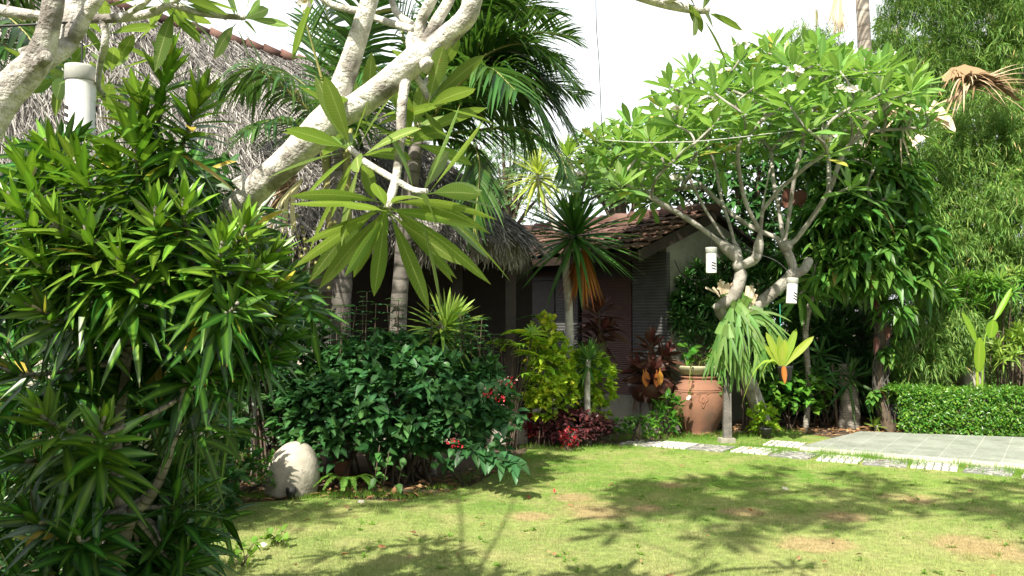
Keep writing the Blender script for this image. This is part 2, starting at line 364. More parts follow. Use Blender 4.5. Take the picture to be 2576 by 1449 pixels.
def petal():
    m, nt, bs, out = mat_new('white plumeria petal'); t = NT(nt); lu, lv, rn, age = t.att()
    t.l(t.ramp(lv, [(.0, (.75, .50, .06)), (.3, (.82, .76, .55)), (.5, (.84, .80, .76)), (1, (.84, .76, .76))]), bs.inputs['Base Color']); bs.inputs['Roughness'].default_value = .6
    tr = t.n('ShaderNodeBsdfTranslucent'); tr.inputs['Color'].default_value = (.8, .74, .68, 1); mx = t.n('ShaderNodeMixShader'); mx.inputs[0].default_value = .3
    t.l(bs.outputs[0], mx.inputs[1]); t.l(tr.outputs[0], mx.inputs[2]); t.l(mx.outputs[0], out.inputs['Surface']); return m
M['petal'] = petal()
M['thatch'] = var_mat('weathered thatch straw', [(0, (.03, .027, .024)), (.35, (.14, .132, .122)), (.75, (.27, .26, .245)), (1, (.50, .485, .46))], .95, .1)
M['thatchbase'] = plain_mat('packed thatch', (.10, .094, .086), (.055, .05, .045), 30, .95, .8)
M['fringe'] = var_mat('thatch fringe straw', [(0, (.06, .052, .042)), (.5, (.24, .215, .18)), (1, (.52, .49, .44))], .95, .1)
M['tile'] = var_mat('weathered clay tile', [(0, (.06, .036, .03)), (.35, (.115, .062, .05)), (.75, (.17, .092, .072)), (1, (.24, .155, .13))], .85, 0, 9)
M['cream'] = plain_mat('cream render', (.47, .445, .37), (.41, .385, .32), 3, .85, .1, (.40, .37, .30))
M['gable'] = plain_mat('shade darkened render', (.30, .30, .245), (.25, .25, .20), 3, .9, .15, (.17, .17, .135))  # gable's cream render, darkened and greened in colour to stand in for shade
M['timber'] = plain_mat('dark stained timber', (.030, .019, .013), (.018, .012, .009), 9, .6, .2)
M['postwood'] = plain_mat('old post wood', (.20, .15, .11), (.10, .075, .055), 9, .8, .3)
M['greywood'] = bark_mat('weathered grey wood', (.15, .14, .125), (.085, .078, .07), (.05, .045, .04), 18, .7)
def blind(name, c1, c2, pitch):
    m, nt, bs, out = mat_new(name); t = NT(nt); sx = t.n('ShaderNodeSeparateXYZ'); t.l(t.n('ShaderNodeTexCoord').outputs['Object'], sx.inputs[0])
    ph = t.math('SINE', t.math('MULTIPLY', sx.outputs['Z'], 6.2832 / pitch)); n1 = t.noise(7, 4)
    col = t.mix(t.rng(n1, .3, .7), c1, c2); col = t.mix(t.math('MULTIPLY', t.rng(ph, -.2, -.8), .6), col, (c1[0] * .25, c1[1] * .25, c1[2] * .25))
    t.l(col, bs.inputs['Base Color']); bs.inputs['Roughness'].default_value = .65; t.bump(ph, .6, .006, bs); return m
M['blind_red'] = blind('red brown reed blind', (.125, .052, .042), (.08, .036, .03), .032)
M['blind_grey'] = blind('dark ribbed panel', (.085, .085, .083), (.055, .055, .057), .045)
M['concrete'] = plain_mat('stained concrete', (.36, .34, .28), (.28, .265, .22), 5, .9, .3, (.16, .15, .12))
M['whitepaint'] = plain_mat('white painted wood', (.70, .69, .66), (.60, .59, .56), 6, .7, .1)
M['stone'] = plain_mat('pale carved stone', (.45, .42, .35), (.33, .305, .25), 7, .9, .7, (.20, .195, .15), 10)
M['terra'] = plain_mat('terracotta', (.26, .125, .078), (.19, .098, .064), 5, .85, .25, (.11, .075, .055))
M['bowl'] = plain_mat('mossy stone bowl', (.44, .41, .28), (.32, .31, .20), 7, .85, .25, (.20, .20, .12))
M['brownpot'] = plain_mat('dark brown glazed pot', (.085, .03, .022), (.06, .022, .017), 6, .4, .1)
M['blackplastic'] = plain_mat('black plastic', (.018, .018, .02), (.025, .025, .027), 10, .5, .05)
M['lampwhite'] = plain_mat('white painted pipe', (.74, .75, .76), (.66, .67, .67), 9, .4, .05, (.56, .56, .53))
M['lampgrey'] = plain_mat('grey pipe cap', (.40, .41, .38), (.34, .35, .33), 10, .45, .05)
M['slot'] = plain_mat('dark slot', (.02, .02, .02), (.03, .03, .03), 10, .9, .0)
M['wire'] = plain_mat('black wire', (.015, .015, .016), (.02, .02, .02), 10, .5, 0)
M['string'] = plain_mat('pale string', (.6, .6, .58), (.5, .5, .48), 10, .7, 0)
M['greenstring'] = plain_mat('green string', (.02, .25, .16), (.02, .2, .13), 10, .7, 0)
M['litter'] = var_mat('fallen leaf', [(0, (.12, .06, .03)), (.5, (.28, .15, .07)), (1, (.42, .28, .14))], .85, .1)
M['wax'] = plain_mat('pale new frond', (.55, .50, .28), (.45, .42, .2), 5, .6, .1)

def grass_nodes(t):
    """lawn colour from the place on the ground: green, drier yellow towards the open side, worn tan patches"""
    pos = t.n('ShaderNodeNewGeometry').outputs['Position']
    n1 = t.noise(.55, 4, pos); n2 = t.noise(2.6, 5, pos); n3 = t.noise(14, 4, pos)
    col = t.mix(t.rng(n1, .38, .60), (.118, .245, .033), (.215, .32, .07)); col = t.mix(t.rng(n2, .45, .70), col, (.33, .345, .13))
    sx = t.n('ShaderNodeSeparateXYZ'); t.l(pos, sx.inputs[0])
    col = t.mix(t.math('MULTIPLY', t.rng(sx.outputs['Y'], 8.5, 6.0), .45), col, (.36, .36, .16))
    fac = None
    for (x, y, r) in ((1500, 1285, .40), (1330, 1300, .22), (1620, 1280, .2), (1880, 1290, .22), (1445, 1252, .25), (2300, 1255, .3), (2110, 1300, .25), (2480, 1380, .45), (1690, 1220, .2), (2050, 1370, .3)):
        p = G(x, y); d = t.n('ShaderNodeVectorMath', operation='DISTANCE'); t.l(pos, d.inputs[0]); d.inputs[1].default_value = tuple(p)
        q = t.rng(t.math('ADD', d.outputs['Value'], t.math('MULTIPLY', t.math('SUBTRACT', n2, .5), r * 2.2)), r, r * .45)
        fac = q if fac is None else t.math('MAXIMUM', fac, q)
    col = t.mix(t.math('MULTIPLY', fac, .85), col, (.40, .30, .16))
    return col, n3
def grass_mats():
    m, nt, bs, out = mat_new('lawn turf'); t = NT(nt); col, n3 = grass_nodes(t); col = t.mix(t.rng(n3, .3, .7), t.mix(.5, col, (.06, .06, .025)), col)
    t.l(col, bs.inputs['Base Color']); bs.inputs['Roughness'].default_value = .95; bs.inputs['Specular IOR Level'].default_value = .1; t.bump(n3, .8, .03, bs)
    m2, nt, bs, out = mat_new('grass blade'); t = NT(nt); lu, lv, rn, age = t.att(); col, n3 = grass_nodes(t)
    col = t.mix(t.rng(rn, .8, .95), col, (.40, .36, .19)); hs = t.n('ShaderNodeHueSaturation'); t.l(col, hs.inputs['Color']); t.l(t.rng(t.math('FRACT', t.math('MULTIPLY', rn, 9.7)), 0, 1, .75, 1.45), hs.inputs['Value'])
    t.l(hs.outputs[0], bs.inputs['Base Color']); bs.inputs['Roughness'].default_value = .6; bs.inputs['Specular IOR Level'].default_value = .2
    tr = t.n('ShaderNodeBsdfTranslucent'); t.l(hs.outputs[0], tr.inputs['Color']); mx = t.n('ShaderNodeMixShader'); mx.inputs[0].default_value = .35
    t.l(bs.outputs[0], mx.inputs[1]); t.l(tr.outputs[0], mx.inputs[2]); t.l(mx.outputs[0], out.inputs['Surface'])
    return m, m2
M['turf'], M['blade'] = grass_mats()
M['soil'] = plain_mat('soil', (.10, .07, .045), (.06, .042, .028), 5, .95, .6, (.13, .10, .06))
M['tuft'] = leaf_mat('lush grass blade', (.12, .24, .03), (.12, .24, .03), None, var=.4, trans=.35, rough=.55)

def patio_mat():
    m, nt, bs, out = mat_new('grey green floor tile'); t = NT(nt); tc = t.n('ShaderNodeTexCoord').outputs['Object']
    mp = t.n('ShaderNodeMapping'); mp.inputs['Rotation'].default_value = (0, 0, math.radians(32)); t.l(tc, mp.inputs['Vector'])
    br = t.n('ShaderNodeTexBrick'); br.offset = 0; br.inputs['Scale'].default_value = 1; br.inputs['Brick Width'].default_value = .31; br.inputs['Row Height'].default_value = .31
    br.inputs['Mortar Size'].default_value = .005; br.inputs['Mortar Smooth'].default_value = .3
    br.inputs['Color1'].default_value = (.26, .295, .255, 1); br.inputs['Color2'].default_value = (.31, .34, .30, 1); br.inputs['Mortar'].default_value = (.46, .47, .43, 1)
    t.l(mp.outputs[0], br.inputs['Vector']); n1 = t.noise(3, 5); n2 = t.noise(30, 4)
    col = t.mix(.6, br.outputs['Color'], t.ramp(n1, [(.35, (.5, .5, .46)), (.65, (1, 1, 1))]), 'MULTIPLY'); col = t.mix(t.math('MULTIPLY', t.rng(n2, .5, .7), .5), col, (.45, .45, .40))
    t.l(col, bs.inputs['Base Color']); bs.inputs['Roughness'].default_value = .6; t.bump(br.outputs['Fac'], -.3, .005, bs); return m
def paver_mat(kind):
    m, nt, bs, out = mat_new('pale lined paver' if kind == 0 else 'grey slate paver'); t = NT(nt); tc = t.n('ShaderNodeTexCoord').outputs['Object']
    sx = t.n('ShaderNodeSeparateXYZ'); t.l(tc, sx.inputs[0]); wob = t.noise(9, 3); n2 = t.noise(16, 5)
    ph = t.math('SINE', t.math('ADD', t.math('MULTIPLY', sx.outputs['X' if kind == 0 else 'Y'], 78.0), t.math('MULTIPLY', wob, 5.0 if kind == 0 else 11.0)))
    if kind == 0: col = t.mix(t.rng(ph, .72, .9), (.56, .55, .51), (.12, .12, .125)); col = t.mix(t.rng(n2, .58, .72), col, (.34, .33, .31))
    else: col = t.mix(t.rng(t.math('MULTIPLY', ph, t.rng(n2, .40, .62)), .25, .5), t.mix(t.rng(n2, .3, .7), (.13, .13, .14), (.23, .225, .22)), (.58, .57, .53))
    t.l(col, bs.inputs['Base Color']); bs.inputs['Roughness'].default_value = .75; t.bump(n2, .4, .006, bs); return m
M['patio'] = patio_mat(); M['paver0'] = paver_mat(0); M['paver1'] = paver_mat(1)
M['kerb'] = plain_mat('pale render edge', (.50, .48, .43), (.40, .385, .34), 6, .85, .2)

# ================================================================== SETTING
def structure(o): o['kind'] = 'structure'; return o
mb = MB(); mb.add([[-120, -60, -.03], [120, -60, -.03], [120, 200, -.03], [-120, 200, -.03]], [[[0, 1, 2, 3]]]); structure(mb.build('ground', M['soil']))
lawn_px = [(800, 1252), (1010, 1262), (1180, 1225), (1300, 1160), (1330, 1128), (1560, 1122), (1700, 1102), (1850, 1098), (1990, 1086), (2080, 1100)]
lawn_poly = [(-2.6, 7.6)] + [tuple(G(*p)[:2]) for p in lawn_px] + [(5.2, 9.6), (12, 6.2), (12, -6), (-5, -6), (-3.2, 3.0), (-2.9, 6.5)]
mb = MB(); mb.add([(x, y, 0) for x, y in lawn_poly], [A([list(range(len(lawn_poly)))[::-1]])]); structure(mb.build('lawn', M['turf']))
def inpoly(x, y, poly):
    ins = np.zeros(len(x), bool); n = len(poly)
    for i in range(n):
        x1, y1 = poly[i]; x2, y2 = poly[(i + 1) % n]
        c = ((y1 > y) != (y2 > y)); ins ^= c & (x < (x2 - x1) * (y - y1) / (y2 - y1 + 1e-12) + x1)
    return ins
def blades(mb, x, y, L, W, lean=.5, z=-.003):
    N = len(x); an = R.rand(N) * 6.283; ln = R.rand(N) * lean
    s = np.stack([np.cos(an), np.sin(an), 0 * an], 1); b = np.stack([x, y, np.full(N, z)], 1); dv = rdir(N); dv[:, 2] = 0
    tip = b + np.stack([dv[:, 0] * ln * L, dv[:, 1] * ln * L, L * np.sqrt(np.maximum(.1, 1 - ln ** 2 * .6))], 1)
    V = np.stack([b - s * W[:, None] / 2, b + s * W[:, None] / 2, tip], 1); att = np.zeros((N, 3, 4)); att[:, 2, 1] = 1; att[..., 2] = R.rand(N)[:, None]
    mb.add(V.reshape(-1, 3), [np.arange(N * 3).reshape(-1, 3)], att.reshape(-1, 4))
mb = MB()
N = 420000; yy = 4.7 + (12.6 - 4.7) * R.rand(N) ** 1.25; xx = (R.rand(N) * 2.7 - 1.3) * (yy * .60)
k = inpoly(xx, yy, lawn_poly); xx, yy = xx[k], yy[k]
blades(mb, xx, yy, R.uniform(.012, .034, len(xx)), R.uniform(.0025, .0045, len(xx)), 1.3)
for _ in range(900):
    y = 4.9 + 7 * R.rand() ** 1.3; x = (R.rand() * 2.5 - 1.15) * y * .6
    if inpoly(A([x]), A([y]), lawn_poly)[0]: n = R.randint(10, 40); r_ = R.uniform(.02, .09); blades(mb, x + R.normal(size=n) * r_, y + R.normal(size=n) * r_, R.uniform(.03, .075, n), np.full(n, .004), 1.0)
tag(mb.build('grass', M['blade'], smooth=False), 'short sunlit lawn grass with worn tan patches and tree shadows', 'grass', kind='stuff')

# patio slab, its pale edge and the slate pavers along it
def seg(p, q, t): return A(p) * (1 - t) + A(q) * t
pf0, pf1 = G(2015, 1122, .05)[:2], G(2576, 1167, .05)[:2]; pb0, pb1 = G(2165, 1085, .05)[:2], G(2576, 1100, .05)[:2]
pf2, pb2 = seg(pf0, pf1, 2.2), seg(pb0, pb1, 2.4)
mb = MB(); prism(mb, [pf0, pf2, pb2, pb0], -.02, .052); structure(mb.build('patio', M['patio'], smooth=False))
dd = nrm(pf2 - pf0); nn = A([dd[1], -dd[0]])
mb = MB(); e0 = pf0 + dd * .0 + nn * .002; prism(mb, [e0 + nn * .05 , pf2 + nn * .05, pf2 + nn * .002, e0], -.02, .044); structure(mb.build('patio_edge', M['kerb'], smooth=False))
pav = [(2490, 1186, 1), (2352, 1174, 0), (2228, 1166, 1), (2115, 1156, 0), (2000, 1146, 1), (1900, 1135, 0), (1975, 1118, 0), (1790, 1128, 1), (1700, 1121, 0), (1620, 1116, 1), (2640, 1200, 0)]
pl = ['slate paver beside the patio, nearest to the right picture edge', 'slate paver before the patio with a stray green patch of lawn in front',
      'slate paver third from the right along the patio front', 'slate paver in the middle of the patio front row', 'slate paver just past the left corner of the patio',
      'slate paver on the path left of the patio corner', 'slate paver in front of the bent frangipani trunk', 'slate paver at the foot of the grey wooden stake',
      'slate paver in front of the big clay jar', 'slate paver at the far left end of the path by the purple shrub', 'slate paver cut by the right picture edge']
th0 = math.atan2(dd[1], dd[0]); protos = {}
for i, ((x, y, f), lb) in enumerate(zip(pav, pl)):
    if f not in protos:
        mb = MB(); w, h = .225, .235
        prism(mb, [(-w, -h), (w * .97, -h * 1.02), (w, h * .97), (-w * 1.02, h)], -.02, .014); protos[f] = o = mb.build('paver', M['paver%d' % f], loc=(0, 0, 0), smooth=False)
    else:
        o = protos[f].copy(); COL.objects.link(o)
    g = G(x, y); o.location = (g[0], g[1], R.uniform(-.002, .003)); o.rotation_euler = (0, 0, th0 + R.normal() * .06)
    tag(o, lb, 'paver', 'slate pavers set in the lawn')
# tufts of longer grass between the pavers and along bed edges
mb = MB()
def tufts(px, py, n, rx, ry, L):
    g = G(px, py); blades(mb, g[0] + R.normal(size=n) * rx, g[1] + R.normal(size=n) * ry, R.uniform(.5, 1.2, n) * L, np.full(n, .005), .8, -.01)
for (x, y) in ((2425, 1176), (2293, 1168), (2175, 1155), (2085, 1140), (2195, 1150), (1955, 1140), (2555, 1190), (2080, 1152), (1885, 1125)): tufts(x, y, 420, .10, .13, .09)
for x in range(1560, 2010, 18): tufts(x + R.normal() * 8, 1104 - (x - 1560) * .035 + R.normal() * 5, 110, .12, .10, .085)
for x in range(1320, 1600, 16): tufts(x, 1128 + R.normal() * 3, 60, .1, .05, .07)
for x in range(560, 1060, 16): tufts(x, 1246 + R.normal() * 4, 70, .09, .05, .06)
for x in range(1040, 1330, 16): tufts(x, 1246 - (x - 1040) * .36 + R.normal() * 4, 60, .1, .06, .05)
for _ in range(260):
    y = 5 + 6.5 * R.rand(); x = (R.rand() * 2.4 - 1.1) * y * .6
    if inpoly(A([x]), A([y]), lawn_poly)[0]: k = R.randint(4, 9); dv = rdir(k); dv[:, 2] = R.uniform(.1, .5, k); leaves(mb, np.tile([x, y, .006], (k, 1)), dv, UPZ, R.uniform(.03, .07, k), .016, .5, lanc, 3)
tag(mb.build('grass_tufts', M['tuft'], smooth=False), 'longer grass blades along the pavers and the bed edges', 'grass', kind='stuff')
# fallen leaves under the trees on the bare soil
mb = MB(); n = 1500
x = np.concatenate([R.uniform(-2.7, 0.1, n // 3), R.uniform(2.0, 6.5, n - n // 3)]); y = np.concatenate([R.uniform(7.6, 9.5, n // 3), R.uniform(11.9, 14.2, n - n // 3)])
k = ~inpoly(x, y, lawn_poly) & ~(inpoly(x, y, [tuple(pf0), tuple(pf2), tuple(pb2), tuple(pb0)])); x, y = x[k], y[k]; n = len(x); dv = rdir(n); dv[:, 2] *= .15
q = 150; yl = R.uniform(5, 11, q); xl = (R.rand(q) * 2.4 - 1.1) * yl * .6; kk = inpoly(xl, yl, lawn_poly); xl, yl = xl[kk], yl[kk]; q = len(xl); dl = rdir(q); dl[:, 2] *= .1
leaves(mb, np.stack([xl, yl, np.full(q, .025)], 1), dl, A([0, 0, 1.]) + R.normal(size=(q, 3)) * .4, R.uniform(.03, .09, q), R.uniform(.008, .03, q), .1, lanc, 3, .5)
leaves(mb, np.stack([x, y, R.uniform(-.02, .02, n)], 1), dv, A([0, 0, 1.]) + R.normal(size=(n, 3)) * .3, R.uniform(.05, .16, n), R.uniform(.02, .05, n), .1, lanc, 3, .5)
tag(mb.build('leaf_litter', M['litter']), 'brown fallen leaves lying on bare soil under the trees', 'leaf litter', kind='stuff')

# ================================================================== THATCHED HOUSE
def thatched_house():
    EZ = 2.52
    c = P(1335, 640, 10.9)
    root = thing('thatched_house', 'house with a big grey thatched roof and shaded dark verandah behind the palms', 'house', (-3, 12.3, 0))
    e = A([(-10, 10.15), (-6, 10.15), (-3, 10.18), (-1.2, 10.2), (-.5, 10.25), (-.12, 10.42), (.08, 10.75), (.17, 11.3), (.22, 12.5), (.3, 16)])
    r0, r1 = P(340, 30, 12.0), P(792, 166, 13.2); sl = (r0 - r1) / (r0[0] - r1[0])
    def top(X): p = r1 + sl * (X - r1[0]); return p
    tp = A([top(-10.5), top(-7.3), top(-4.9), top(-3.4), r1, r1, r1, r1 + A([.03, .25, 0]), r1 + A([.06, 1.2, 0]), r1 + A([.2, 4, .0])])
    m = 9
    es = crom(np.column_stack([e, np.full(len(e), EZ)]), m); ts = np.stack([np.interp(np.linspace(0, len(tp) - 1, len(es)), np.arange(len(tp)), tp[:, k]) for k in range(3)], 1)
    nv = 22; tt = np.linspace(0, 1, nv)
    def surf(u, v):
        """u along the eave 0..1, v up the slope 0..1"""
        i = u * (len(es) - 1); E = np.stack([np.interp(i, np.arange(len(es)), es[:, k]) for k in range(3)], -1); T = np.stack([np.interp(i, np.arange(len(es)), ts[:, k]) for k in range(3)], -1)
        p = E * (1 - v)[..., None] + T * v[..., None]
        bul = np.sin(np.pi * np.clip(v, 0, 1)) * .16 + .06 * np.sin(u * 37 + v * 5) * np.sin(v * 9 + u * 13) + .10 * np.exp(-(v / .09) ** 2)
        p[..., 2] += bul; p[..., 1] -= bul * .4
        return p
    uu, vv = np.meshgrid(np.linspace(0, 1, len(es)), tt, indexing='ij'); V = surf(uu, vv); nu = len(es)
    mb = MB(); i = np.arange(nu - 1)[:, None] * nv; j = np.arange(nv - 1)[None]
    mb.add(V.reshape(-1, 3), [np.stack([i + j, i + nv + j, i + nv + j + 1, i + j + 1], -1).reshape(-1, 4)])
    # underside, and the thick cut edge of the eave
    cen = A([-3.5, 13, 0]); inn = es.copy(); inn[:, 2] -= .22; vec = cen - es; vec[:, 2] = 0; inn += nrm(vec) * .12
    top_in = ts.copy(); top_in[:, 2] -= .35
    n = nu; a = np.arange(n - 1)
    mb.add(np.concatenate([V[:, 0], inn, top_in]), [np.stack([a + 1, a, a + n, a + n + 1], 1), np.stack([a + n + 1, a + n, a + 2 * n, a + 2 * n + 1], 1)])
    roof = mb.build('roof', M['thatchbase'], root)
    # loose straw over the whole roof
    mb = MB(); n = 46000; u = R.uniform(.12, .86, n); v = R.rand(n) ** 1.1 * 1.0
    p = surf(u, v); du = surf(u + 1e-3, v) - p; dv = nrm(surf(u, v - 1e-3) - p); nr = nrm(np.cross(nrm(du), -dv)); nr *= np.sign(nr[:, 2:3] + 1e-9)
    d = nrm(dv + nrm(du) * R.normal(size=(n, 1)) * .42 + nr * R.uniform(-.02, .16, (n, 1)))
    leaves(mb, p + nr * R.uniform(0, .035, (n, 1)), d, nr + R.normal(size=(n, 3)) * .3, R.uniform(.12, .42, n), R.uniform(.006, .017, n), .15, lambda t: 1 - .5 * t, 2, .2)
    ms = mb.build('straw', M['thatch'], roof); ms['kind'] = 'stuff'
    mb = MB(); n = 15000; u = R.uniform(.18, .9, n); v = R.uniform(-.0, .05, n); p = surf(u, v); du = nrm(surf(u + 1e-3, v) - p)
    p[:, 2] -= R.uniform(0, .25, n); nrr = nrm(np.cross(du, UPZ)); p -= nrr * R.uniform(-.02, .10, (n, 1)) * -1 * np.sign((nrr @ A([0, -1, 0])))[:, None] * -1
    d = nrm(A([0, 0, -1.]) + du * R.normal(size=(n, 1)) * .35 + nrr * R.normal(size=(n, 1)) * .25)
    leaves(mb, p, d, nrr + R.normal(size=(n, 3)) * .5, R.uniform(.06, .30, n) * R.uniform(.5, 1, n), R.uniform(.006, .016, n), .1, lambda t: 1 - .6 * t, 2, .1)
    fr = mb.build('fringe', M['fringe'], roof); fr['kind'] = 'stuff'
    # clay ridge caps
    mb = MB()
    for k in range(24):
        a_, b_ = top(-2.95 - k * .22), top(-2.95 - (k + 1) * .22 - .03)
        tube(mb, [a_ + A([0, 0, .0]), b_ + A([0, 0, .03])], [.065, .08], 10, 1)
    mb.build('ridge_tile', M['tile'], roof)
    # walls and the dark verandah
    mb = MB(); x0, x1 = -10, P(842, 800, 11.2)[0]; box(mb, ((x0 + x1) / 2, 11.3, 1.5), (x1 - x0, .2, 3.0)); mb.build('wall', M['cream'], root, smooth=False)
    mb = MB(); box(mb, (-1.3, 13.2, 1.40), (3.2, .15, 2.64)); mb.build('timber_wall', M['timber'], root, smooth=False)
    mb = MB(); box(mb, (-1.45, 12.3, .08), (3.3, 1.7, .20)); mb.build('verandah_floor', M['concrete'], root, smooth=False)
    mb = MB(); box(mb, (-1.7, 12.2, 2.75), (3.5, 2.2, .06)); mb.build('ceiling', M['timber'], root, smooth=False)
    for px in (1150, 1285):
        mb = MB(); q = P(px, 800, 11.1); box(mb, (q[0], 11.1, 1.2), (.13, .13, 2.4)); mb.build('verandah_post', M['timber'], root, smooth=False)
    mb = MB(); q = P(822, 775, 11.1); box(mb, (q[0], 11.19, q[2]), (.17, .03, .42)); mb.build('shutter', M['postwood'], root, smooth=False)
    return root
thatched_house()

# ================================================================== TILED BUILDING
def tiled_house():
    ec = A([1.74, 12.2]); fd = A([-.64, .768]); gd = A([.768, .64])           # along the front eave, along the gable
    ez = 2.52; slope = .40
    root = thing('tiled_house', 'low house with a brown clay tile roof, reed blinds and a cream gable wall', 'house', (2.2, 13.2, 0))
    W3 = lambda a, b, z: A([*(ec + fd * a + gd * b), z])
    mb = MB(); Lx, Ly = 6.6, 1.72; tw, tl = .19, .25
    nr_, nc = int(Ly / tl) + 1, int(Lx / tw)
    an = np.linspace(0, np.pi, 5)
    for r in range(nr_):
        for c in range(nc):
            jz = R.normal() * .007; ja = R.normal() * .01; att = R.rand() * .8 + .2 * R.rand()
            if r == 0 and R.rand() < .3: ja += R.normal() * .05
            V = []
            for e, bb in ((0, r * tl - .03 + ja), (1, r * tl + tl + .03 + ja)):
                z = ez + slope * bb + (.055 if e == 0 else .012) + jz
                for q in an: V.append(W3(c * tw + (1 - math.cos(q)) / 2 * tw * 1.12 + ja, bb, z + math.sin(q) * .042 + (R.rand() * .004)))
            V2 = [v - A([0, 0, .016]) for v in V[:5]]
            A4 = np.tile([0, 0, att, 0], (15, 1))
            f = [[k, k + 1, k + 6, k + 5] for k in range(4)] + [[k + 10, k + 11, k + 1, k] for k in range(4)]
            mb.add(V + V2, [f], A4)
    rf = mb.build('roof', M['tile'], root, smooth=False)
    mb = MB(); hexa(mb, [W3(0.02, .02, ez - .03), W3(0.02, Ly + .02, ez + slope * Ly - .03), W3(Lx, Ly + .02, ez + slope * Ly - .03), W3(Lx, .02, ez - .03)],
                    [W3(0.02, .02, ez - .008), W3(0.02, Ly + .02, ez + slope * Ly - .008), W3(Lx, Ly + .02, ez + slope * Ly - .008), W3(Lx, .02, ez - .008)])
    zr = ez + slope * Ly
    hexa(mb, [W3(0.02, Ly + .03, zr - .03), W3(0.02, Ly + 2.2, zr - .9), W3(Lx, Ly + 2.2, zr - .9), W3(Lx, Ly + .03, zr - .03)],
             [W3(0.02, Ly + .03, zr + .02), W3(0.02, Ly + 2.2, zr - .85), W3(Lx, Ly + 2.2, zr - .85), W3(Lx, Ly + .03, zr + .02)])
    mb.build('roof_deck', M['timber'], rf, smooth=False)
    mb = MB(); k = 0
    while k < Lx - .3:
        tube(mb, [W3(k - .02, Ly + .02, zr + .02), W3(k + .36, Ly + .02, zr + .045)], [.10, .115], 10, 1); k += .34
    mb.build('ridge_tile', M['tile'], rf)
    mb = MB()
    hexa(mb, [W3(-.03, -.02, ez - .15), W3(-.03, Ly, zr - .15), W3(.015, Ly, zr - .15), W3(.015, -.02, ez - .15)], [W3(-.03, -.02, ez + .01), W3(-.03, Ly, zr + .01), W3(.015, Ly, zr + .01), W3(.015, -.02, ez + .01)])
    hexa(mb, [W3(.02, -.03, ez - .12), W3(.02, 0.015, ez - .12), W3(Lx, .015, ez - .12), W3(Lx, -.03, ez - .12)], [W3(.02, -.03, ez + .0), W3(.02, .015, ez), W3(Lx, .015, ez), W3(Lx, -.03, ez)])
    mb.build('fascia', M['timber'], rf, smooth=False)
    a0, b0 = .15, .75                       # wall corner behind the eave
    def wall(name, a, b, z0, z1, mat, dep=.12, bb=b0):
        mb = MB(); hexa(mb, [W3(a, bb, z0), W3(a, bb + dep, z0), W3(b, bb + dep, z0), W3(b, bb, z0)], [W3(a, bb, z1), W3(a, bb + dep, z1), W3(b, bb + dep, z1), W3(b, bb, z1)]); return mb.build(name, mat, root, smooth=False)
    wall('front_wall', .32, 6.0, .42, 2.6, M['timber'], .12, b0 + .16)
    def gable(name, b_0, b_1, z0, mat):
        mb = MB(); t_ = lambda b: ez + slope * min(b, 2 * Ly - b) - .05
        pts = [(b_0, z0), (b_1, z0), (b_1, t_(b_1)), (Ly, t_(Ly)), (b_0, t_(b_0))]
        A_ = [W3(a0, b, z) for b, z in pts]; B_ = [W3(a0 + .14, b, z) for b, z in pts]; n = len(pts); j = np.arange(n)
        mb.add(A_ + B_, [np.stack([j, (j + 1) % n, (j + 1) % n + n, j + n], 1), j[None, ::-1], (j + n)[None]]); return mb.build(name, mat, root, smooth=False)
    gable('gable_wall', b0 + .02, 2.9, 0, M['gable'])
    wall('ribbed_panel', .12, .78, .45, 2.55, M['blind_grey'], .08, b0 - .02)
    wall('reed_blind', .84, 1.9, .45, 2.22, M['blind_red'], .05, b0 + .02)
    wall('ribbed_panel', 1.98, 2.5, .45, 2.45, M['blind_grey'], .06, b0)
    wall('reed_blind', 2.55, 3.9, .45, 2.22, M['timber'], .05, b0 + .02)
    wall('lintel', .80, 6.0, 2.225, 2.5, M['timber'], .10, b0 - .03)
    wall('plinth', -.05, 6.0, -.03, .44, M['concrete'], .5, b0 - .42)
    return root, W3
tiled_root, TW = tiled_house()

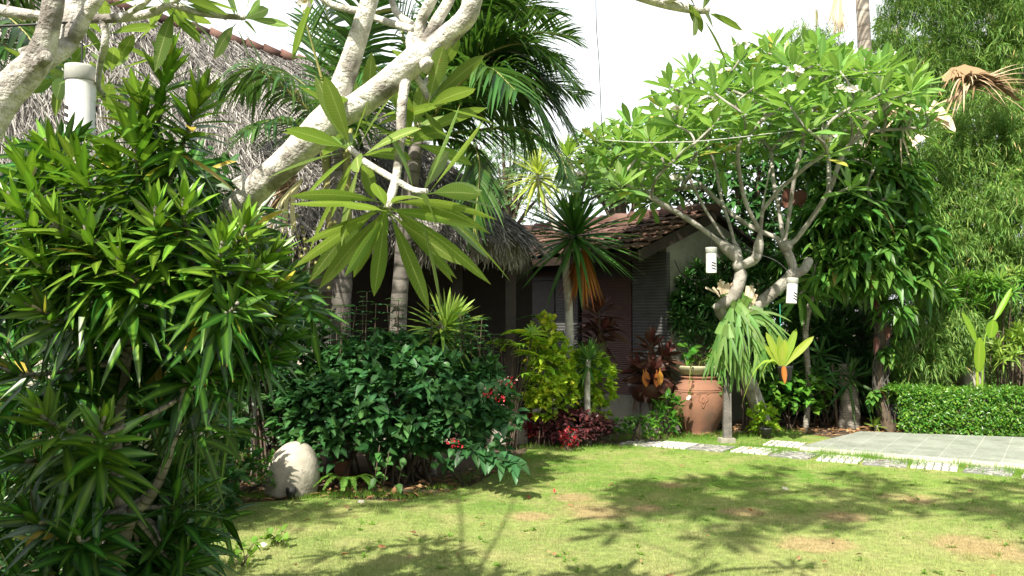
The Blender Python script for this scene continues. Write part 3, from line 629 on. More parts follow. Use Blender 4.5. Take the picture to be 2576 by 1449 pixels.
# ================================================================== VEGETATION helpers: trees with a skeleton
def grow(base_paths, tips, rt=.012, ex=.42, pen=1.0, maxd=None):
    """base_paths: hand laid limbs (lists of points). every tip is joined to the nearest fitting node by a curved twig"""
    pos, par = [], []; chains = []
    for bp in base_paths:
        pts = crom(bp['pts'], 3); ids = []
        st = bp.get('from'); prev = -1 if st is None else int(np.argmin(np.linalg.norm(A(pos) - A(st), axis=1)))
        for k, p in enumerate(pts):
            pos.append(p); par.append(prev); prev = len(pos) - 1; ids.append(prev)
        chains.append((ids, None if st is None else par[ids[0]]))
    n_free = base_paths[0].get('free', 0)
    tips = sorted(tips, key=lambda t: np.linalg.norm(t - pos[len(chains[0][0]) - 1]))
    tipn = []
    for t in tips:
        Pn = A(pos); dv = t - Pn; ds = np.linalg.norm(dv, axis=1); cosz = dv[:, 2] / np.maximum(ds, 1e-6)
        cost = ds * (1 + pen * np.maximum(0, .55 - cosz)) + (np.arange(len(Pn)) < n_free) * 9
        i = int(np.argmin(cost)); b = Pn[i]; D = ds[i]
        m = max(2, int(D / .14)); pd = nrm(b - Pn[par[i]]) if par[i] >= 0 else UPZ
        ctrl = b + pd * D * .22 + nrm(t - b) * D * .25 + A([0, 0, -.03 * D]) + R.normal(size=3) * .04 * D
        s = np.linspace(0, 1, m + 1)[1:, None]; pts = (1 - s) ** 2 * b + 2 * s * (1 - s) * ctrl + s ** 2 * t + (R.normal(size=(m, 3)) * .012 * (1 - s))
        ids = []; prev = i
        for p in pts: pos.append(p); par.append(prev); prev = len(pos) - 1; ids.append(prev)
        chains.append((ids, i)); tipn.append(prev)
    cnt = np.zeros(len(pos))
    for t in tipn: cnt[t] += 1
    for i in range(len(pos) - 1, -1, -1):
        if par[i] >= 0: cnt[par[i]] += cnt[i]
    rad = rt * np.maximum(cnt, .6) ** ex
    tdir = [nrm(pos[t] - pos[par[par[t]] if par[par[t]] >= 0 else par[t]]) for t in tipn]
    return A(pos), rad, chains, [pos[t] for t in tipn], tdir
def skeleton(mb, pos, rad, chains, k=7, over=None):
    for ids, st in chains:
        if st is not None: pts = [pos[st]] + [pos[i] for i in ids]; rr = [min(rad[st], rad[ids[0]] * 1.15)] + [rad[i] for i in ids]
        else: pts = [pos[i] for i in ids]; rr = [rad[i] for i in ids]
        if over is not None: rr = [over(p, r) for p, r in zip(pts, rr)]
        tube(mb, pts, rr, k, 2)

def flower(mb, c, axis, r=.045):
    axis = nrm(A(axis)); a, b = perp(axis); an = np.arange(5) * 1.2566 + R.rand()
    rad = np.cos(an)[:, None] * a + np.sin(an)[:, None] * b
    leaves(mb, np.repeat([c], 5, 0), rad + axis * .55, axis - rad * .4, r, r * .72, .25, lambda t: np.where(t < .2, .35, np.sin(np.pi * np.clip(t * .93 + .02, 0, 1)) ** .5), 4, .15)

# ------------------------------------------------------------------ frangipani tree by the path
def frangipani():
    Yt = 12.0
    g = G(1928, 1090); root = thing('frangipani_tree', 'spreading frangipani tree with a bent grey trunk and white flowers beside the clay jar', 'tree', g)
    t0 = [g - A([0, 0, .05]), P(1905, 1020, 12.25), P(1880, 950, 12.1), P(1860, 890, 12.0), P(1852, 830, 11.9), P(1868, 795, 11.85)]
    rb = [P(1868, 795, 11.85), P(1905, 768, 11.8), P(1960, 722, 11.75), P(1993, 688, 11.7), P(1988, 650, 11.7), P(1972, 622, 11.75)]
    lb = [P(1850, 815, 11.85), P(1822, 795, 11.6), P(1812, 772, 11.5), P(1845, 745, 11.45), P(1862, 700, 11.45), P(1861, 668, 11.45)]
    fork = A([P(1861, 668, 11.45), P(1972, 622, 11.75)])
    L = [dict(pts=t0), dict(pts=rb, **{'from': t0[-1]}), dict(pts=lb, **{'from': t0[-2]}),
         dict(pts=[P(1855, 655, 11.45), P(1800, 602, 11.3), P(1725, 548, 11.1), P(1640, 500, 10.9), P(1560, 455, 10.8)], **{'from': lb[-1]}),
         dict(pts=[P(1853, 650, 11.5), P(1815, 590, 11.4), P(1770, 520, 11.3), P(1735, 450, 11.2)], **{'from': lb[-1]}),
         dict(pts=[P(1856, 650, 11.5), P(1840, 580, 11.6), P(1815, 500, 11.8), P(1800, 420, 12.0)], **{'from': lb[-1]}),
         dict(pts=[P(1880, 662, 11.4), P(1903, 645, 11.3), P(1912, 590, 11.2), P(1922, 500, 11.1), P(1938, 420, 11.0)], **{'from': lb[-1]}),
         dict(pts=[P(1912, 580, 11.2), P(1880, 520, 11.0), P(1862, 450, 10.8), P(1855, 380, 10.6)], **{'from': P(1912, 590, 11.2)}),
         dict(pts=[P(1955, 600, 11.8), P(1880, 565, 12.0), P(1820, 520, 12.2), P(1750, 450, 12.4)], **{'from': rb[-1]}),
         dict(pts=[P(1970, 600, 11.8), P(1960, 530, 12.0), P(1945, 450, 12.3), P(1940, 380, 12.5)], **{'from': rb[-1]}),
         dict(pts=[P(1976, 600, 11.75), P(1988, 520, 11.6), P(2000, 440, 11.5), P(2020, 360, 11.4)], **{'from': rb[-1]}),
         dict(pts=[P(2000, 605, 11.7), P(2045, 545, 11.5), P(2090, 470, 11.3), P(2120, 390, 11.2), P(2180, 310, 11.1), P(2250, 255, 11.0)], **{'from': rb[-1]}),
         dict(pts=[P(2085, 480, 11.3), P(2085, 420, 11.6), P(2080, 350, 11.9)], **{'from': P(2090, 470, 11.3)}),
         dict(pts=[P(1990, 690, 11.7), P(2020, 680, 11.7), P(2035, 655, 11.8)], **{'from': rb[3]})]
    cx = 3.12; tips = []; tries = 0
    while len(tips) < 140 and tries < 9000:
        tries += 1; a = R.rand() * 6.283; r = 2.28 * math.sqrt(R.rand()); dx, dy = r * math.cos(a), r * math.sin(a) * .8
        z = 5.08 + .20 * dx - .19 * (r ** 2) - max(0, -dx - 1.2) * .1 - R.rand() ** 1.3 * (.85 if r < 1.6 else .5) + R.normal() * .08
        p = A([cx + dx, 11.7 + dy, z])
        if all(np.linalg.norm(p - q) > .30 for q in tips): tips.append(p)
    for (x, y, Y) in ((1700, 400, 10.3), (1870, 285, 10.2), (1990, 270, 9.9), (2080, 385, 10.3), (1560, 345, 11), (1530, 430, 11.5), (1600, 470, 11.0), (2240, 250, 10.8), (2310, 210, 11), (2060, 130, 11.3), (1500, 350, 11.6), (2140, 470, 11)): tips.append(P(x, y, Y))
    L[0]['free'] = 42
    pos, rad, ch, tp, td = grow(L, tips, .0125, .30, 1.6)
    mb = MB()
    def over(p, r):
        return max(r, .055) if p[2] < 2.45 and p[0] > 2.6 else r
    def over2(p, r):
        if p[2] < 1.55: return .105 + max(0, .5 - p[2]) * .04
        if p[2] < 2.2: return max(.08, min(r, .09))
        if p[2] < 2.55: return max(.062, min(r, .075))
        return min(r, .033)
    skeleton(mb, pos, rad, ch, 9, over2); tr = mb.build('trunk', M['plum_bark_far'], root)
    for x, y, Y, r in ((1803, 772, 11.42, .05), (1856, 668, 11.42, .075), (1978, 620, 11.7, .08), (1905, 645, 11.25, .05), (1992, 690, 11.65, .08), (1812, 772, 11.5, .07)): 
        mb = MB(); p = P(x, y, Y); V = [(r * math.sin(a_), r * -math.cos(a_)) for a_ in np.linspace(0, math.pi, 7)]; lathe(mb, V, p, 9, .15); mb.build('branch_stub', M['plum_bark_far'], tr)
    mb = MB()
    for p, d in zip(tp, td):
        rosette(mb, p, d * .5 + A([0, 0, .8]) + R.normal(size=3) * .18, R.randint(12, 18), .42, .098, 16, 92, .35, plum, .09, .2, 5, .7, 7)
    for x, y, Y in ((1740, 690, 10.2),): pass
    mb.build('crown', M['plum_mid'], root)
    sel = R.choice(len(tp), 30, replace=False)
    for i in sel:
        mb = MB(); q = tp[i] + A([0, -.03, .15])
        for k in range(R.randint(4, 8)):
            e = rdir(1)[0] * .075; e[2] = abs(e[2]) * .8
            flower(mb, q + e, e + A([0, -.04, .05]), .068)
        mb.build('flower_cluster', M['petal'], root)
    return root
R.seed(4); frangipani()

# ------------------------------------------------------------------ near frangipani boughs that lean in from the left
def near_frangipani():
    root = thing('frangipani_tree', 'near frangipani whose thick pale bough leans across the thatched roof', 'tree', (-2.05, 4.55, 0))
    mb = MB()
    Tk = [A([-2.05, 4.55, -.05]), P(330, 1150, 4.4), P(440, 780, 4.0), P(550, 580, 3.6), P(640, 480, 3.35), P(735, 395, 3.25), P(820, 308, 3.2), P(850, 278, 3.2)]
    tube(mb, Tk, [.08, .07, .062, .054, .053, .055, .060, .052], 14, 6, .012)
    tube(mb, [P(822, 312, 3.2), P(852, 235, 3.18), P(880, 160, 3.15), P(905, 80, 3.12), P(930, 0, 3.1), P(960, -110, 3.1), P(985, -230, 3.15)], [.044, .042, .038, .034, .031, .033, .027], 12, 6, .012)
    tube(mb, [P(835, 300, 3.2), P(905, 262, 3.15), P(980, 205, 3.1), P(1050, 145, 3.05), P(1085, 118, 3.05)], [.048, .048, .047, .047, .043], 12, 6, .012)
    tube(mb, [P(1075, 128, 3.05), P(1130, 85, 3.0), P(1175, 40, 2.97), P(1192, -10, 2.95), P(1240, -150, 2.95), P(1330, -330, 3.0)], [.040, .036, .034, .033, .03, .026], 12, 6, .012)
    # knobs and stubs
    for (a, b, ra, rb) in ((P(628, 492, 3.36), P(598, 445, 3.34), .034, .028), (P(1068, 140, 3.05), P(1078, 170, 3.02), .03, .026), (P(818, 312, 3.18), P(800, 290, 3.17), .03, .022)):
        tube(mb, [a, (a + b) / 2 + R.normal(size=3) * .004, b], [ra, rb * 1.1, rb], 10, 3, .03)
    sm = lambda p, r: tube(mb, p, r, 9, 5, .008)
    sm([P(1055, 130, 3.06), P(1058, 60, 3.05), P(1085, 0, 3.0), P(1120, -90, 3.0)], [.022, .02, .02, .018])
    sm([P(1070, 118, 3.05), P(1095, 60, 3.02), P(1130, 0, 3.0), P(1165, -90, 3.0)], [.024, .021, .019, .017])
    sm([P(1040, 150, 3.08), P(1032, 100, 3.12), P(1050, 70, 3.15), P(1058, 55, 3.1)], [.016, .017, .018, .018])
    sm([P(1042, 75, 3.12), P(985, 58, 3.2), P(930, 40, 3.22), P(915, 30, 3.12)], [.015, .014, .013, .013])
    sm([P(915, 30, 3.12), P(855, 18, 3.12), P(815, 0, 3.12), P(780, -40, 3.1)], [.014, .013, .012, .01])
    sm([P(985, 0, 3.2), P(1000, 35, 3.2), P(1035, 60, 3.15)], [.012, .013, .013])
    # the shoot that hangs with the big rosette, and its side shoots
    sm([P(1025, 175, 3.08), P(1012, 260, 3.04), P(1008, 350, 3.02), P(998, 440, 3.0), P(985, 490, 2.98), P(974, 525, 2.96)], [.019, .018, .0165, .015, .0155, .013])
    sm([P(998, 455, 3.0), P(955, 430, 3.03), P(915, 405, 3.06), P(880, 372, 3.08)], [.012, .012, .012, .011])
    sm([P(998, 455, 3.0), P(1040, 478, 2.98), P(1075, 482, 2.96)], [.011, .011, .01])
    sm([P(1030, 170, 3.08), P(1062, 215, 3.1), P(1075, 245, 3.12), P(1085, 242, 3.12)], [.014, .012, .012, .011])
    sm([P(1062, 215, 3.1), P(1085, 190, 3.2), P(1090, 178, 3.22)], [.011, .011, .01])
    # bough above the picture whose tip dips into view at the top
    sm([P(1240, -150, 2.95), P(1400, -90, 3.1), P(1560, -30, 3.2), P(1660, 5, 3.25), P(1735, 22, 3.28), P(1782, 26, 3.3)], [.028, .026, .024, .02, .017, .014])
    sm([P(1660, 3, 3.25), P(1700, -8, 3.22), P(1730, -20, 3.2)], [.014, .014, .012])
    tops = []; mids = []
    for (x, y, Y) in ((1120, -90, 3.0), (1165, -90, 3.0), (1330, -330, 3.0), (985, -230, 3.15), (1330, -330, 3.0), (985, -230, 3.15)):
        p = P(x, y, Y)
        for k in range(4):
            e = A([R.uniform(-1.6, 2.3), R.uniform(.5, 2.7), R.uniform(5.4, 6.6)]); p = p if not mids or (k == 0 and len(mids) < 3) else min([mids[q_] for q_ in R.choice(len(mids), min(3, len(mids)), replace=False)], key=lambda q_: np.linalg.norm(q_ - e)); m_ = (p + e) / 2 + A([R.normal() * .2, R.normal() * .2, -.1]); mids.append(m_)
            sm([p, m_, e], [.012, .007, .005] if k else [.016, .012, .007]); tops.append(e)
            for j in range(2):
                e2 = e + A([R.uniform(-.3, .7), R.uniform(0, .7), R.uniform(.25, .6)]); sm([e, (e + e2) / 2 + A([0, 0, -.05]), e2], [.006, .005, .004]); tops.append(e2)
    mb.build('trunk', M['plum_bark'], root)
    def ros(c, ax, n, L=.36, W=.085, p0=30, p1=95, dr=.35, stem=.07, cut=9):
        mb = MB(); rosette(mb, c, ax, n, L, W, p0, p1, dr, plum, stem, .16, 8, .5, 7, lmin=.7, cut=cut); mb.build('leaf_rosette', M['plum_near'], root)
    ros(P(972, 535, 2.95), (.05, -.62, -.78), 26, .38, .060, 42, 106, .75, .06, .42)
    ros(P(872, 368, 3.08), (-.55, -.1, .55), 17, .33, .066, 30, 112, .5)
    ros(P(1085, 484, 2.96), (.75, -.1, .25), 12, .38, .066, 25, 90, .6)
    ros(P(1090, 240, 3.12), (.45, .2, .85), 9, .27, .07, 15, 75, .4)
    ros(P(1092, 175, 3.22), (.1, .1, .95), 6, .22, .06, 15, 60, .3)
    ros(P(920, 300, 3.35), (-.1, .2, .9), 11, .32, .066, 20, 95, .4)
    ros(P(1040, 330, 3.45), (.2, .2, .8), 9, .33, .08, 20, 85, .4)
    ros(P(1784, 26, 3.3), (.8, -.1, .25), 8, .22, .055, 25, 105, .35, .05)
    ros(P(1735, -25, 3.2), (.2, 0, .9), 8, .22, .055, 25, 100, .35, .05)
    ros(P(775, -45, 3.1), (-.5, 0, .6), 8, .25, .06, 25, 110, .4, .05)
    for p in tops: ros(p, (R.normal() * .3, R.normal() * .3, .9), 14, .36, .10, 25, 95, .4)
    mb = MB(); flower(mb, P(768, 3, 3.1), (0, -.8, -.3), .03); mb.build('flower', M['petal'], root)
    return root
near_frangipani()

def left_frangipani():
    root = thing('frangipani_tree', 'frangipani forking at the top left beside the hanging white lamp', 'tree', (-2.2, 2.75, 0))
    mb = MB()
    tube(mb, [A([-2.2, 2.75, -.05]), P(-330, 800, 2.75), P(-130, 480, 2.75), P(-10, 270, 2.75), P(50, 200, 2.75), P(95, 150, 2.74), P(120, 80, 2.72), P(135, 0, 2.7), P(150, -130, 2.7)], [.075, .07, .064, .055, .052, .044, .034, .032, .03], 14, 6, .012)
    tube(mb, [P(70, 185, 2.75), P(112, 150, 2.77), P(155, 122, 2.8), P(172, 98, 2.82)], [.04, .036, .034, .034], 12, 6, .012)
    tube(mb, [P(168, 110, 2.82), P(182, 60, 2.83), P(188, 0, 2.84), P(195, -120, 2.85)], [.036, .036, .034, .03], 12, 6, .012)
    tube(mb, [P(168, 108, 2.82), P(195, 80, 2.8), P(215, 40, 2.78), P(250, -10, 2.76), P(280, -50, 2.76)], [.026, .024, .021, .02, .010], 10, 6, .012)
    for (a, b, ra, rb) in ((P(85, 160, 2.75), P(62, 118, 2.73), .026, .022), (P(82, 172, 2.73), P(120, 140, 2.70), .022, .021)): tube(mb, [a, (a + b) / 2, b], [ra, rb, rb], 10, 3, .03)
    sm = lambda p, r: tube(mb, p, r, 9, 5, .008)
    sm([P(-60, 15, 3.0), P(0, 25, 3.0), P(80, 38, 3.02), P(180, 46, 3.05), P(300, 45, 3.05), P(370, 35, 3.05), P(430, 8, 3.05), P(460, -20, 3.05)], [.022, .021, .019, .017, .016, .0155, .014, .013])
    sm([P(255, 48, 3.05), P(265, 80, 3.06), P(262, 120, 3.08), P(252, 160, 3.3), P(247, 215, 3.6), P(262, 240, 3.7)], [.013, .013, .013, .012, .011, .01])
    sm([P(430, 10, 3.05), P(500, 32, 3.08), P(560, 40, 3.1), P(618, 44, 3.12)], [.012, .0115, .011, .01])
    sm([P(300, 46, 3.05), P(340, 25, 3.0), P(372, 0, 3.0), P(400, -40, 3.0)], [.011, .01, .01, .009])
    tops = []; mids = []
    for (x, y, Y) in ((150, -130, 2.7), (195, -120, 2.85)):
        p = P(x, y, Y)
        for k in range(8):
            e = A([R.uniform(-4.0, -1.9), R.uniform(3.6, 5.4), R.uniform(5.2, 6.2)]) if k < 5 else A([R.uniform(-4.9, -3.2), R.uniform(1.2, 2.6), R.uniform(5.6, 6.4)]); q0 = p if len(mids) < 2 else min([mids[q_] for q_ in R.choice(len(mids), min(3, len(mids)), replace=False)], key=lambda q_: np.linalg.norm(q_ - e)); m_ = (q0 + e) / 2 + A([R.normal() * .25, R.normal() * .25, -.1]); mids.append(m_); sm([q0, m_, e], [.016, .011, .008]); tops.append(e)
            for j in range(2):
                e2 = e + A([R.uniform(-.6, .5), R.uniform(-.3, .8), R.uniform(.2, .6)]); sm([e, (e + e2) / 2 + A([0, 0, -.05]), e2], [.008, .007, .006]); tops.append(e2)
    mb.build('trunk', M['plum_bark'], root)
    def ros(c, ax, n, L=.3, W=.075, p0=30, p1=95, dr=.35):
        mb = MB(); rosette(mb, c, ax, n, L, W, p0, p1, dr, plum, .06, .16, 7, .5, 7, lmin=.7); mb.build('leaf_rosette', M['plum_near'], root)
    ros(P(622, 44, 3.12), (.75, -.1, .35), 11, .19, .045, 25, 115, .4)
    ros(P(150, 195, 3.9), (-.2, -.1, -.2), 14, .28, .065, 40, 110, .3)
    ros(P(262, 242, 3.7), (.1, -.2, -.3), 8, .22, .055, 40, 110, .3)
    ros(P(285, 170, 3.9), (.25, 0, .9), 13, .29, .065, 25, 110, .35)
    ros(P(270, 70, 3.8), (.0, .1, .8), 10, .28, .06, 35, 115, .35)
    ros(P(402, -35, 3.0), (.2, 0, .8), 9, .26, .06, 40, 120, .4)
    ros(P(462, -15, 3.05), (.4, 0, .7), 9, .25, .06, 40, 120, .4)
    ros(P(420, 30, 3.2), (.1, .2, -.5), 7, .2, .05, 40, 100, .4)
    for p in tops: ros(p, (R.normal() * .3, R.normal() * .3, .9), 12, .34, .085, 25, 95, .4)
left_frangipani()

# ------------------------------------------------------------------ big variegated shrub in front on the left
def song_shrub():
    Y0 = 3.4
    root = thing('variegated_shrub', 'tall near shrub of yellow striped green leaves with a forked pale stem', 'shrub', (*P(300, 1449, 3.3)[:2], 0))
    mb = MB(); b = P(290, 1449, 3.3)
    tube(mb, [A([b[0] - .06, b[1], -.03]), A([b[0] - .03, b[1], .3]), P(290, 1449, 3.3), P(305, 1370, 3.3), P(320, 1310, 3.3), P(322, 1280, 3.3)], [.05, .04, .034, .031, .031, .028], 12, 5, .01)
    tube(mb, [P(316, 1310, 3.3), P(296, 1250, 3.3), P(292, 1180, 3.31), P(300, 1060, 3.4), P(320, 900, 3.45), P(330, 760, 3.45), P(345, 600, 3.4)], [.026, .024, .02, .018, .016, .014, .012], 10, 5, .01)
    tube(mb, [P(326, 1290, 3.3), P(360, 1268, 3.27), P(392, 1225, 3.25), P(420, 1160, 3.24), P(442, 1080, 3.24), P(458, 1000, 3.26), P(480, 900, 3.3), P(500, 760, 3.35), P(520, 640, 3.35)], [.024, .021, .018, .016, .0155, .015, .014, .013, .011], 10, 5, .01)
    mb.build('trunk', M['stemgrey'], root)
    H = [(505, 232, 3.25, .35, .95, 1.0, 46), (425, 150, 3.3, .25, .9, .95, 40), (350, 250, 3.3, -.2, .9, .95, 36), (275, 385, 3.3, -.3, .8, .9, 36), (120, 365, 3.35, -.4, .8, .85, 34),
         (55, 400, 3.3, -.3, .9, 1.0, 40), (330, 330, 3.2, -.2, .9, .8, 36), (190, 400, 3.25, -.3, .8, .9, 38), (30, 500, 3.15, -.4, .8, .9, 36), (390, 520, 3.05, .1, .8, .9, 44),
         (130, 540, 3.05, -.3, .7, .9, 42), (215, 560, 3.0, -.1, .75, .85, 40), (465, 500, 3.1, .2, .8, .9, 40), (620, 560, 3.15, .45, .8, .85, 44), (560, 600, 3.05, .2, .7, .8, 40),
         (300, 640, 3.0, .0, .6, .7, 40), (690, 640, 3.25, .7, .6, .7, 38), (640, 690, 3.15, .6, .5, .6, 38), (80, 640, 3.1, -.4, .6, .6, 36), (700, 720, 3.3, .8, .5, .6, 36),
         (715, 790, 3.35, .8, .4, .5, 34), (590, 770, 3.05, .3, .2, .5, 32), (725, 850, 3.4, .9, .3, .5, 32), (690, 900, 3.35, .8, .2, .45, 34), (80, 770, 3.0, -.2, .2, .7, 32),
         (100, 1028, 2.95, -.1, .45, .9, 34), (262, 1060, 2.95, .2, .5, .6, 30), (540, 930, 3.2, .2, .1, .4, 30), (590, 940, 3.35, .4, .0, .4, 30), (20, 930, 3.1, -.4, .2, .5, 30),
         (200, 1330, 3.0, .1, .6, .4, 28), (240, 1290, 3.1, .3, .4, .3, 28), (60, 1290, 3.0, -.3, .4, .4, 28), (20, 1150, 3.1, -.4, .2, .4, 28), (430, 1330, 3.3, .3, .4, .3, 30),
         (500, 1350, 3.4, .4, .4, .3, 30), (470, 1410, 3.3, .4, .4, .3, 30), (360, 1400, 3.35, .1, .4, .3, 30), (130, 1430, 3.1, -.1, .5, .3, 28), (500, 1260, 3.5, .4, .2, .3, 30), (500, 1180, 3.5, .5, -.1, .3, 28)]
    SK = MB(); spine = [P(330, 900, 3.45), P(345, 640, 3.4), P(500, 760, 3.35), P(458, 1000, 3.26), P(300, 1120, 3.35), P(322, 1280, 3.3)]
    for (x, y, Y, ax, az, yo, n) in H:
        big = 1.12 if y < 420 else 1.0; c = P(x, y, Y); axis = nrm(A([ax, -.35 if Y < 3.2 else -.1, az]))
        sp = [s for s in spine if s[2] < c[2] + .1] or [spine[-1]]
        s = min(sp, key=lambda q: np.linalg.norm(q - c)); L_ = np.linalg.norm(s - c)
        tube(SK, [s, s * .5 + c * .5 - axis * .12 * L_ + A([0, .02, 0]), c - axis * .06, c + axis * .03], [.011, .009, .008, .006], 7, 4)
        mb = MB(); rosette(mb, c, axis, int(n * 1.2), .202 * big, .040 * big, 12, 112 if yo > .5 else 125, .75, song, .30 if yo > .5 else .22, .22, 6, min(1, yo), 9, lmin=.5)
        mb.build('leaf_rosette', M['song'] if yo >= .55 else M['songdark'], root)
    SK.build('branch', M['stemgrey'], root)
    # inner shaded leaves that close the crown
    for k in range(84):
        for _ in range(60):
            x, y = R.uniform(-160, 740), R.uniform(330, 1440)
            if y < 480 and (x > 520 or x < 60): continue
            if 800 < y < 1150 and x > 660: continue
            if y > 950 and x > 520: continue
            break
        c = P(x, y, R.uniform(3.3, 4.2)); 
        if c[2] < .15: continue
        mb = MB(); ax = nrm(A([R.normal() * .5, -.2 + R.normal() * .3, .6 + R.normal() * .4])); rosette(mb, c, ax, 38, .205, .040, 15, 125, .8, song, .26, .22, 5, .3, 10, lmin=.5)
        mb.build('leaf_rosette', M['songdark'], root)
R.seed(21); song_shrub()

# ------------------------------------------------------------------ hanging white lamps
def curved_patch(mb, r, a0, a1, z0, dz, h, k=8):
    a = np.linspace(a0, a1, k); z = z0 + np.linspace(0, dz, k)
    V = np.concatenate([np.stack([r * np.cos(a), r * np.sin(a), z], 1), np.stack([r * np.cos(a), r * np.sin(a), z + h], 1)]); j = np.arange(k - 1)
    mb.add(V, [np.stack([j, j + 1, j + 1 + k, j + k], 1)])
def lamp_proto():
    root = thing('hanging_lamp', 'x', 'lamp', (0, 0, 0)); r = .061; h = .30
    mb = MB(); lathe(mb, [(.0, -.002), (r * 1.09, -.002), (r * 1.1, -.012), (r * 1.1, -.066), (r * 1.0, -.07)], (0, 0, 0), 40); mb.build('cap', M['lampgrey'], root)
    mb = MB(); lathe(mb, [(r, -.066), (r, -.295), (r * 1.02, -.30), (r * .93, -.302), (r * .93, -.28), (r * .90, -.07)], (0, 0, 0), 40); body = mb.build('body', M['lampwhite'], root)
    mb = MB()
    for k in range(3):
        for a in (-2.15, .95): curved_patch(mb, r + .0015, a, a + .95, -.185 - k * .033, -.020, .017)
    mb.build('slot', M['slot'], body)
    mb = MB(); tube(mb, [(0, 0, 0), (0.002, 0, .06), (0, 0, .2)], .0035, 6, 3); mb.build('cord', M['wire'], root)
    return root
def copy_thing(o):
    c = o.copy(); COL.objects.link(c)
    for ch in o.children:
        d = ch.copy(); COL.objects.link(d); d.parent = c
        for g in ch.children: e = g.copy(); COL.objects.link(e); e.parent = d
    return c
lp = lamp_proto()
for i, (x, y, Y, rz, tilt, lb) in enumerate(((205, 166, 3.55, -.75, .02, 'white pipe lamp with grey cap hanging near before the thatched roof'),
                                     (1789, 622, 10.9, .35, .0, 'white pipe lamp hanging before the cream gable wall'),
                                     (1994, 699, 10.9, .55, .09, 'slightly tilted white pipe lamp hanging against the right trunk of the frangipani'))):
    o = lp if i == 0 else copy_thing(lp); o.location = P(x, y, Y); o.rotation_euler = (0, tilt, rz); tag(o, lb, 'lamp', 'white pipe lamps hanging from trees')
    o.scale = (1.05,) * 3 if i else (.93,) * 3
def cable(name, pts, r, mat, label, cat): 
    mb = MB(); tube(mb, pts, r, 5, 6); tag(mb.build(name, mat), label, cat)
cable('cable', [P(-40, 66, 2.7), P(40, 64, 2.71), P(110, 60, 2.72), P(160, 57, 2.79), P(200, 56, 2.8)], .004, M['wire'], 'black cable tied across the forked near boughs at the top left', 'cable')
cable('cable', [P(1697, 655, 12.0), P(1715, 690, 11.8), P(1750, 705, 11.6), P(1783, 695, 11.2), P(1790, 640, 10.95)], .007, M['wire'], 'black cable sagging from the gable corner to a hanging lamp', 'cable')
cable('cable', [P(1800, 590, 11.4), P(1880, 630, 11.3), P(1950, 655, 11.2), P(1990, 690, 11.0)], .006, M['wire'], 'thin black cable between the two trunks of the frangipani', 'cable')
cable('wire', [P(1499, -60, 8.5), P(1500, 60, 8.6), P(1507, 160, 8.7), P(1513, 300, 9), P(1520, 352, 9.4)], .0045, M['wire'], 'thin dark wire hanging down the white sky', 'wire')
cable('string', [P(1518, 352, 9.4), P(1620, 358, 9.5), P(1740, 356, 9.7), P(1860, 345, 10), P(1960, 333, 10.3), P(2060, 322, 10.6)], .0045, M['string'], 'white string stretched across the frangipani crown', 'string')

# ------------------------------------------------------------------ coconut palms
def frond(rb, lb, pts, n=46, L=.62, hang=.9, W=.042, r=.02, vee=.25, ragged=0.):
    q = crom(A(pts), 10); ln = np.concatenate([[0], np.cumsum(np.linalg.norm(np.diff(q, axis=0), axis=1))]); s = np.linspace(.12, .995, n) * ln[-1]
    p = np.stack([np.interp(s, ln, q[:, k]) for k in range(3)], 1); T = nrm(np.stack([np.interp(s, ln, nrm(np.gradient(q, axis=0))[:, k]) for k in range(3)], 1))
    sd = nrm(np.cross(T, UPZ + A([0.02, 0.05, 0]))); u = np.linspace(0, 1, n); nn = nrm(np.cross(sd, T))
    ll = L * (.45 + .65 * np.sin(np.pi * np.clip(u * .85 + .12, 0, 1))) * R.uniform(.85, 1.1, n); ll[-4:] *= .7
    for sgn in (-1, 1):
        d = nrm(sd * sgn + T * (.55 + .5 * u)[:, None] + nn * vee + R.normal(size=(n, 3)) * .08)
        k = R.rand(n) > ragged
        leaves(lb, p[k], d[k], (nn + R.normal(size=(n, 3)) * .12)[k], ll[k], W, hang * R.uniform(.6, 1.3, n)[k], strap, 4, .35)
    tube(rb, pts, [r, r * .8, r * .5, r * .2], 7, 8)
def coconut(label, base, trunk, rad, fronds, dead=(), extra=None):
    root = thing('coconut_palm', label, 'palm', base)
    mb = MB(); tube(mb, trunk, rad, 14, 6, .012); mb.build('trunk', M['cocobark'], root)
    for f in fronds:
        rb = MB(); lb = MB(); frond(rb, lb, **f); fo = lb.build('frond', M['palm'], root); rb.build('midrib', M['rachis'], fo)
    for f in dead:
        rb = MB(); lb = MB(); frond(rb, lb, **f); fo = lb.build('dry_frond', M['dry'], root); rb.build('midrib', M['drylight'], fo)
    if extra: extra(root)
    return root
c1 = P(850, 360, 9.5); c2 = P(1050, 350, 9.5)
def fr(c, pix, **k): return dict(pts=[c] + [P(*p) for p in pix], **k)
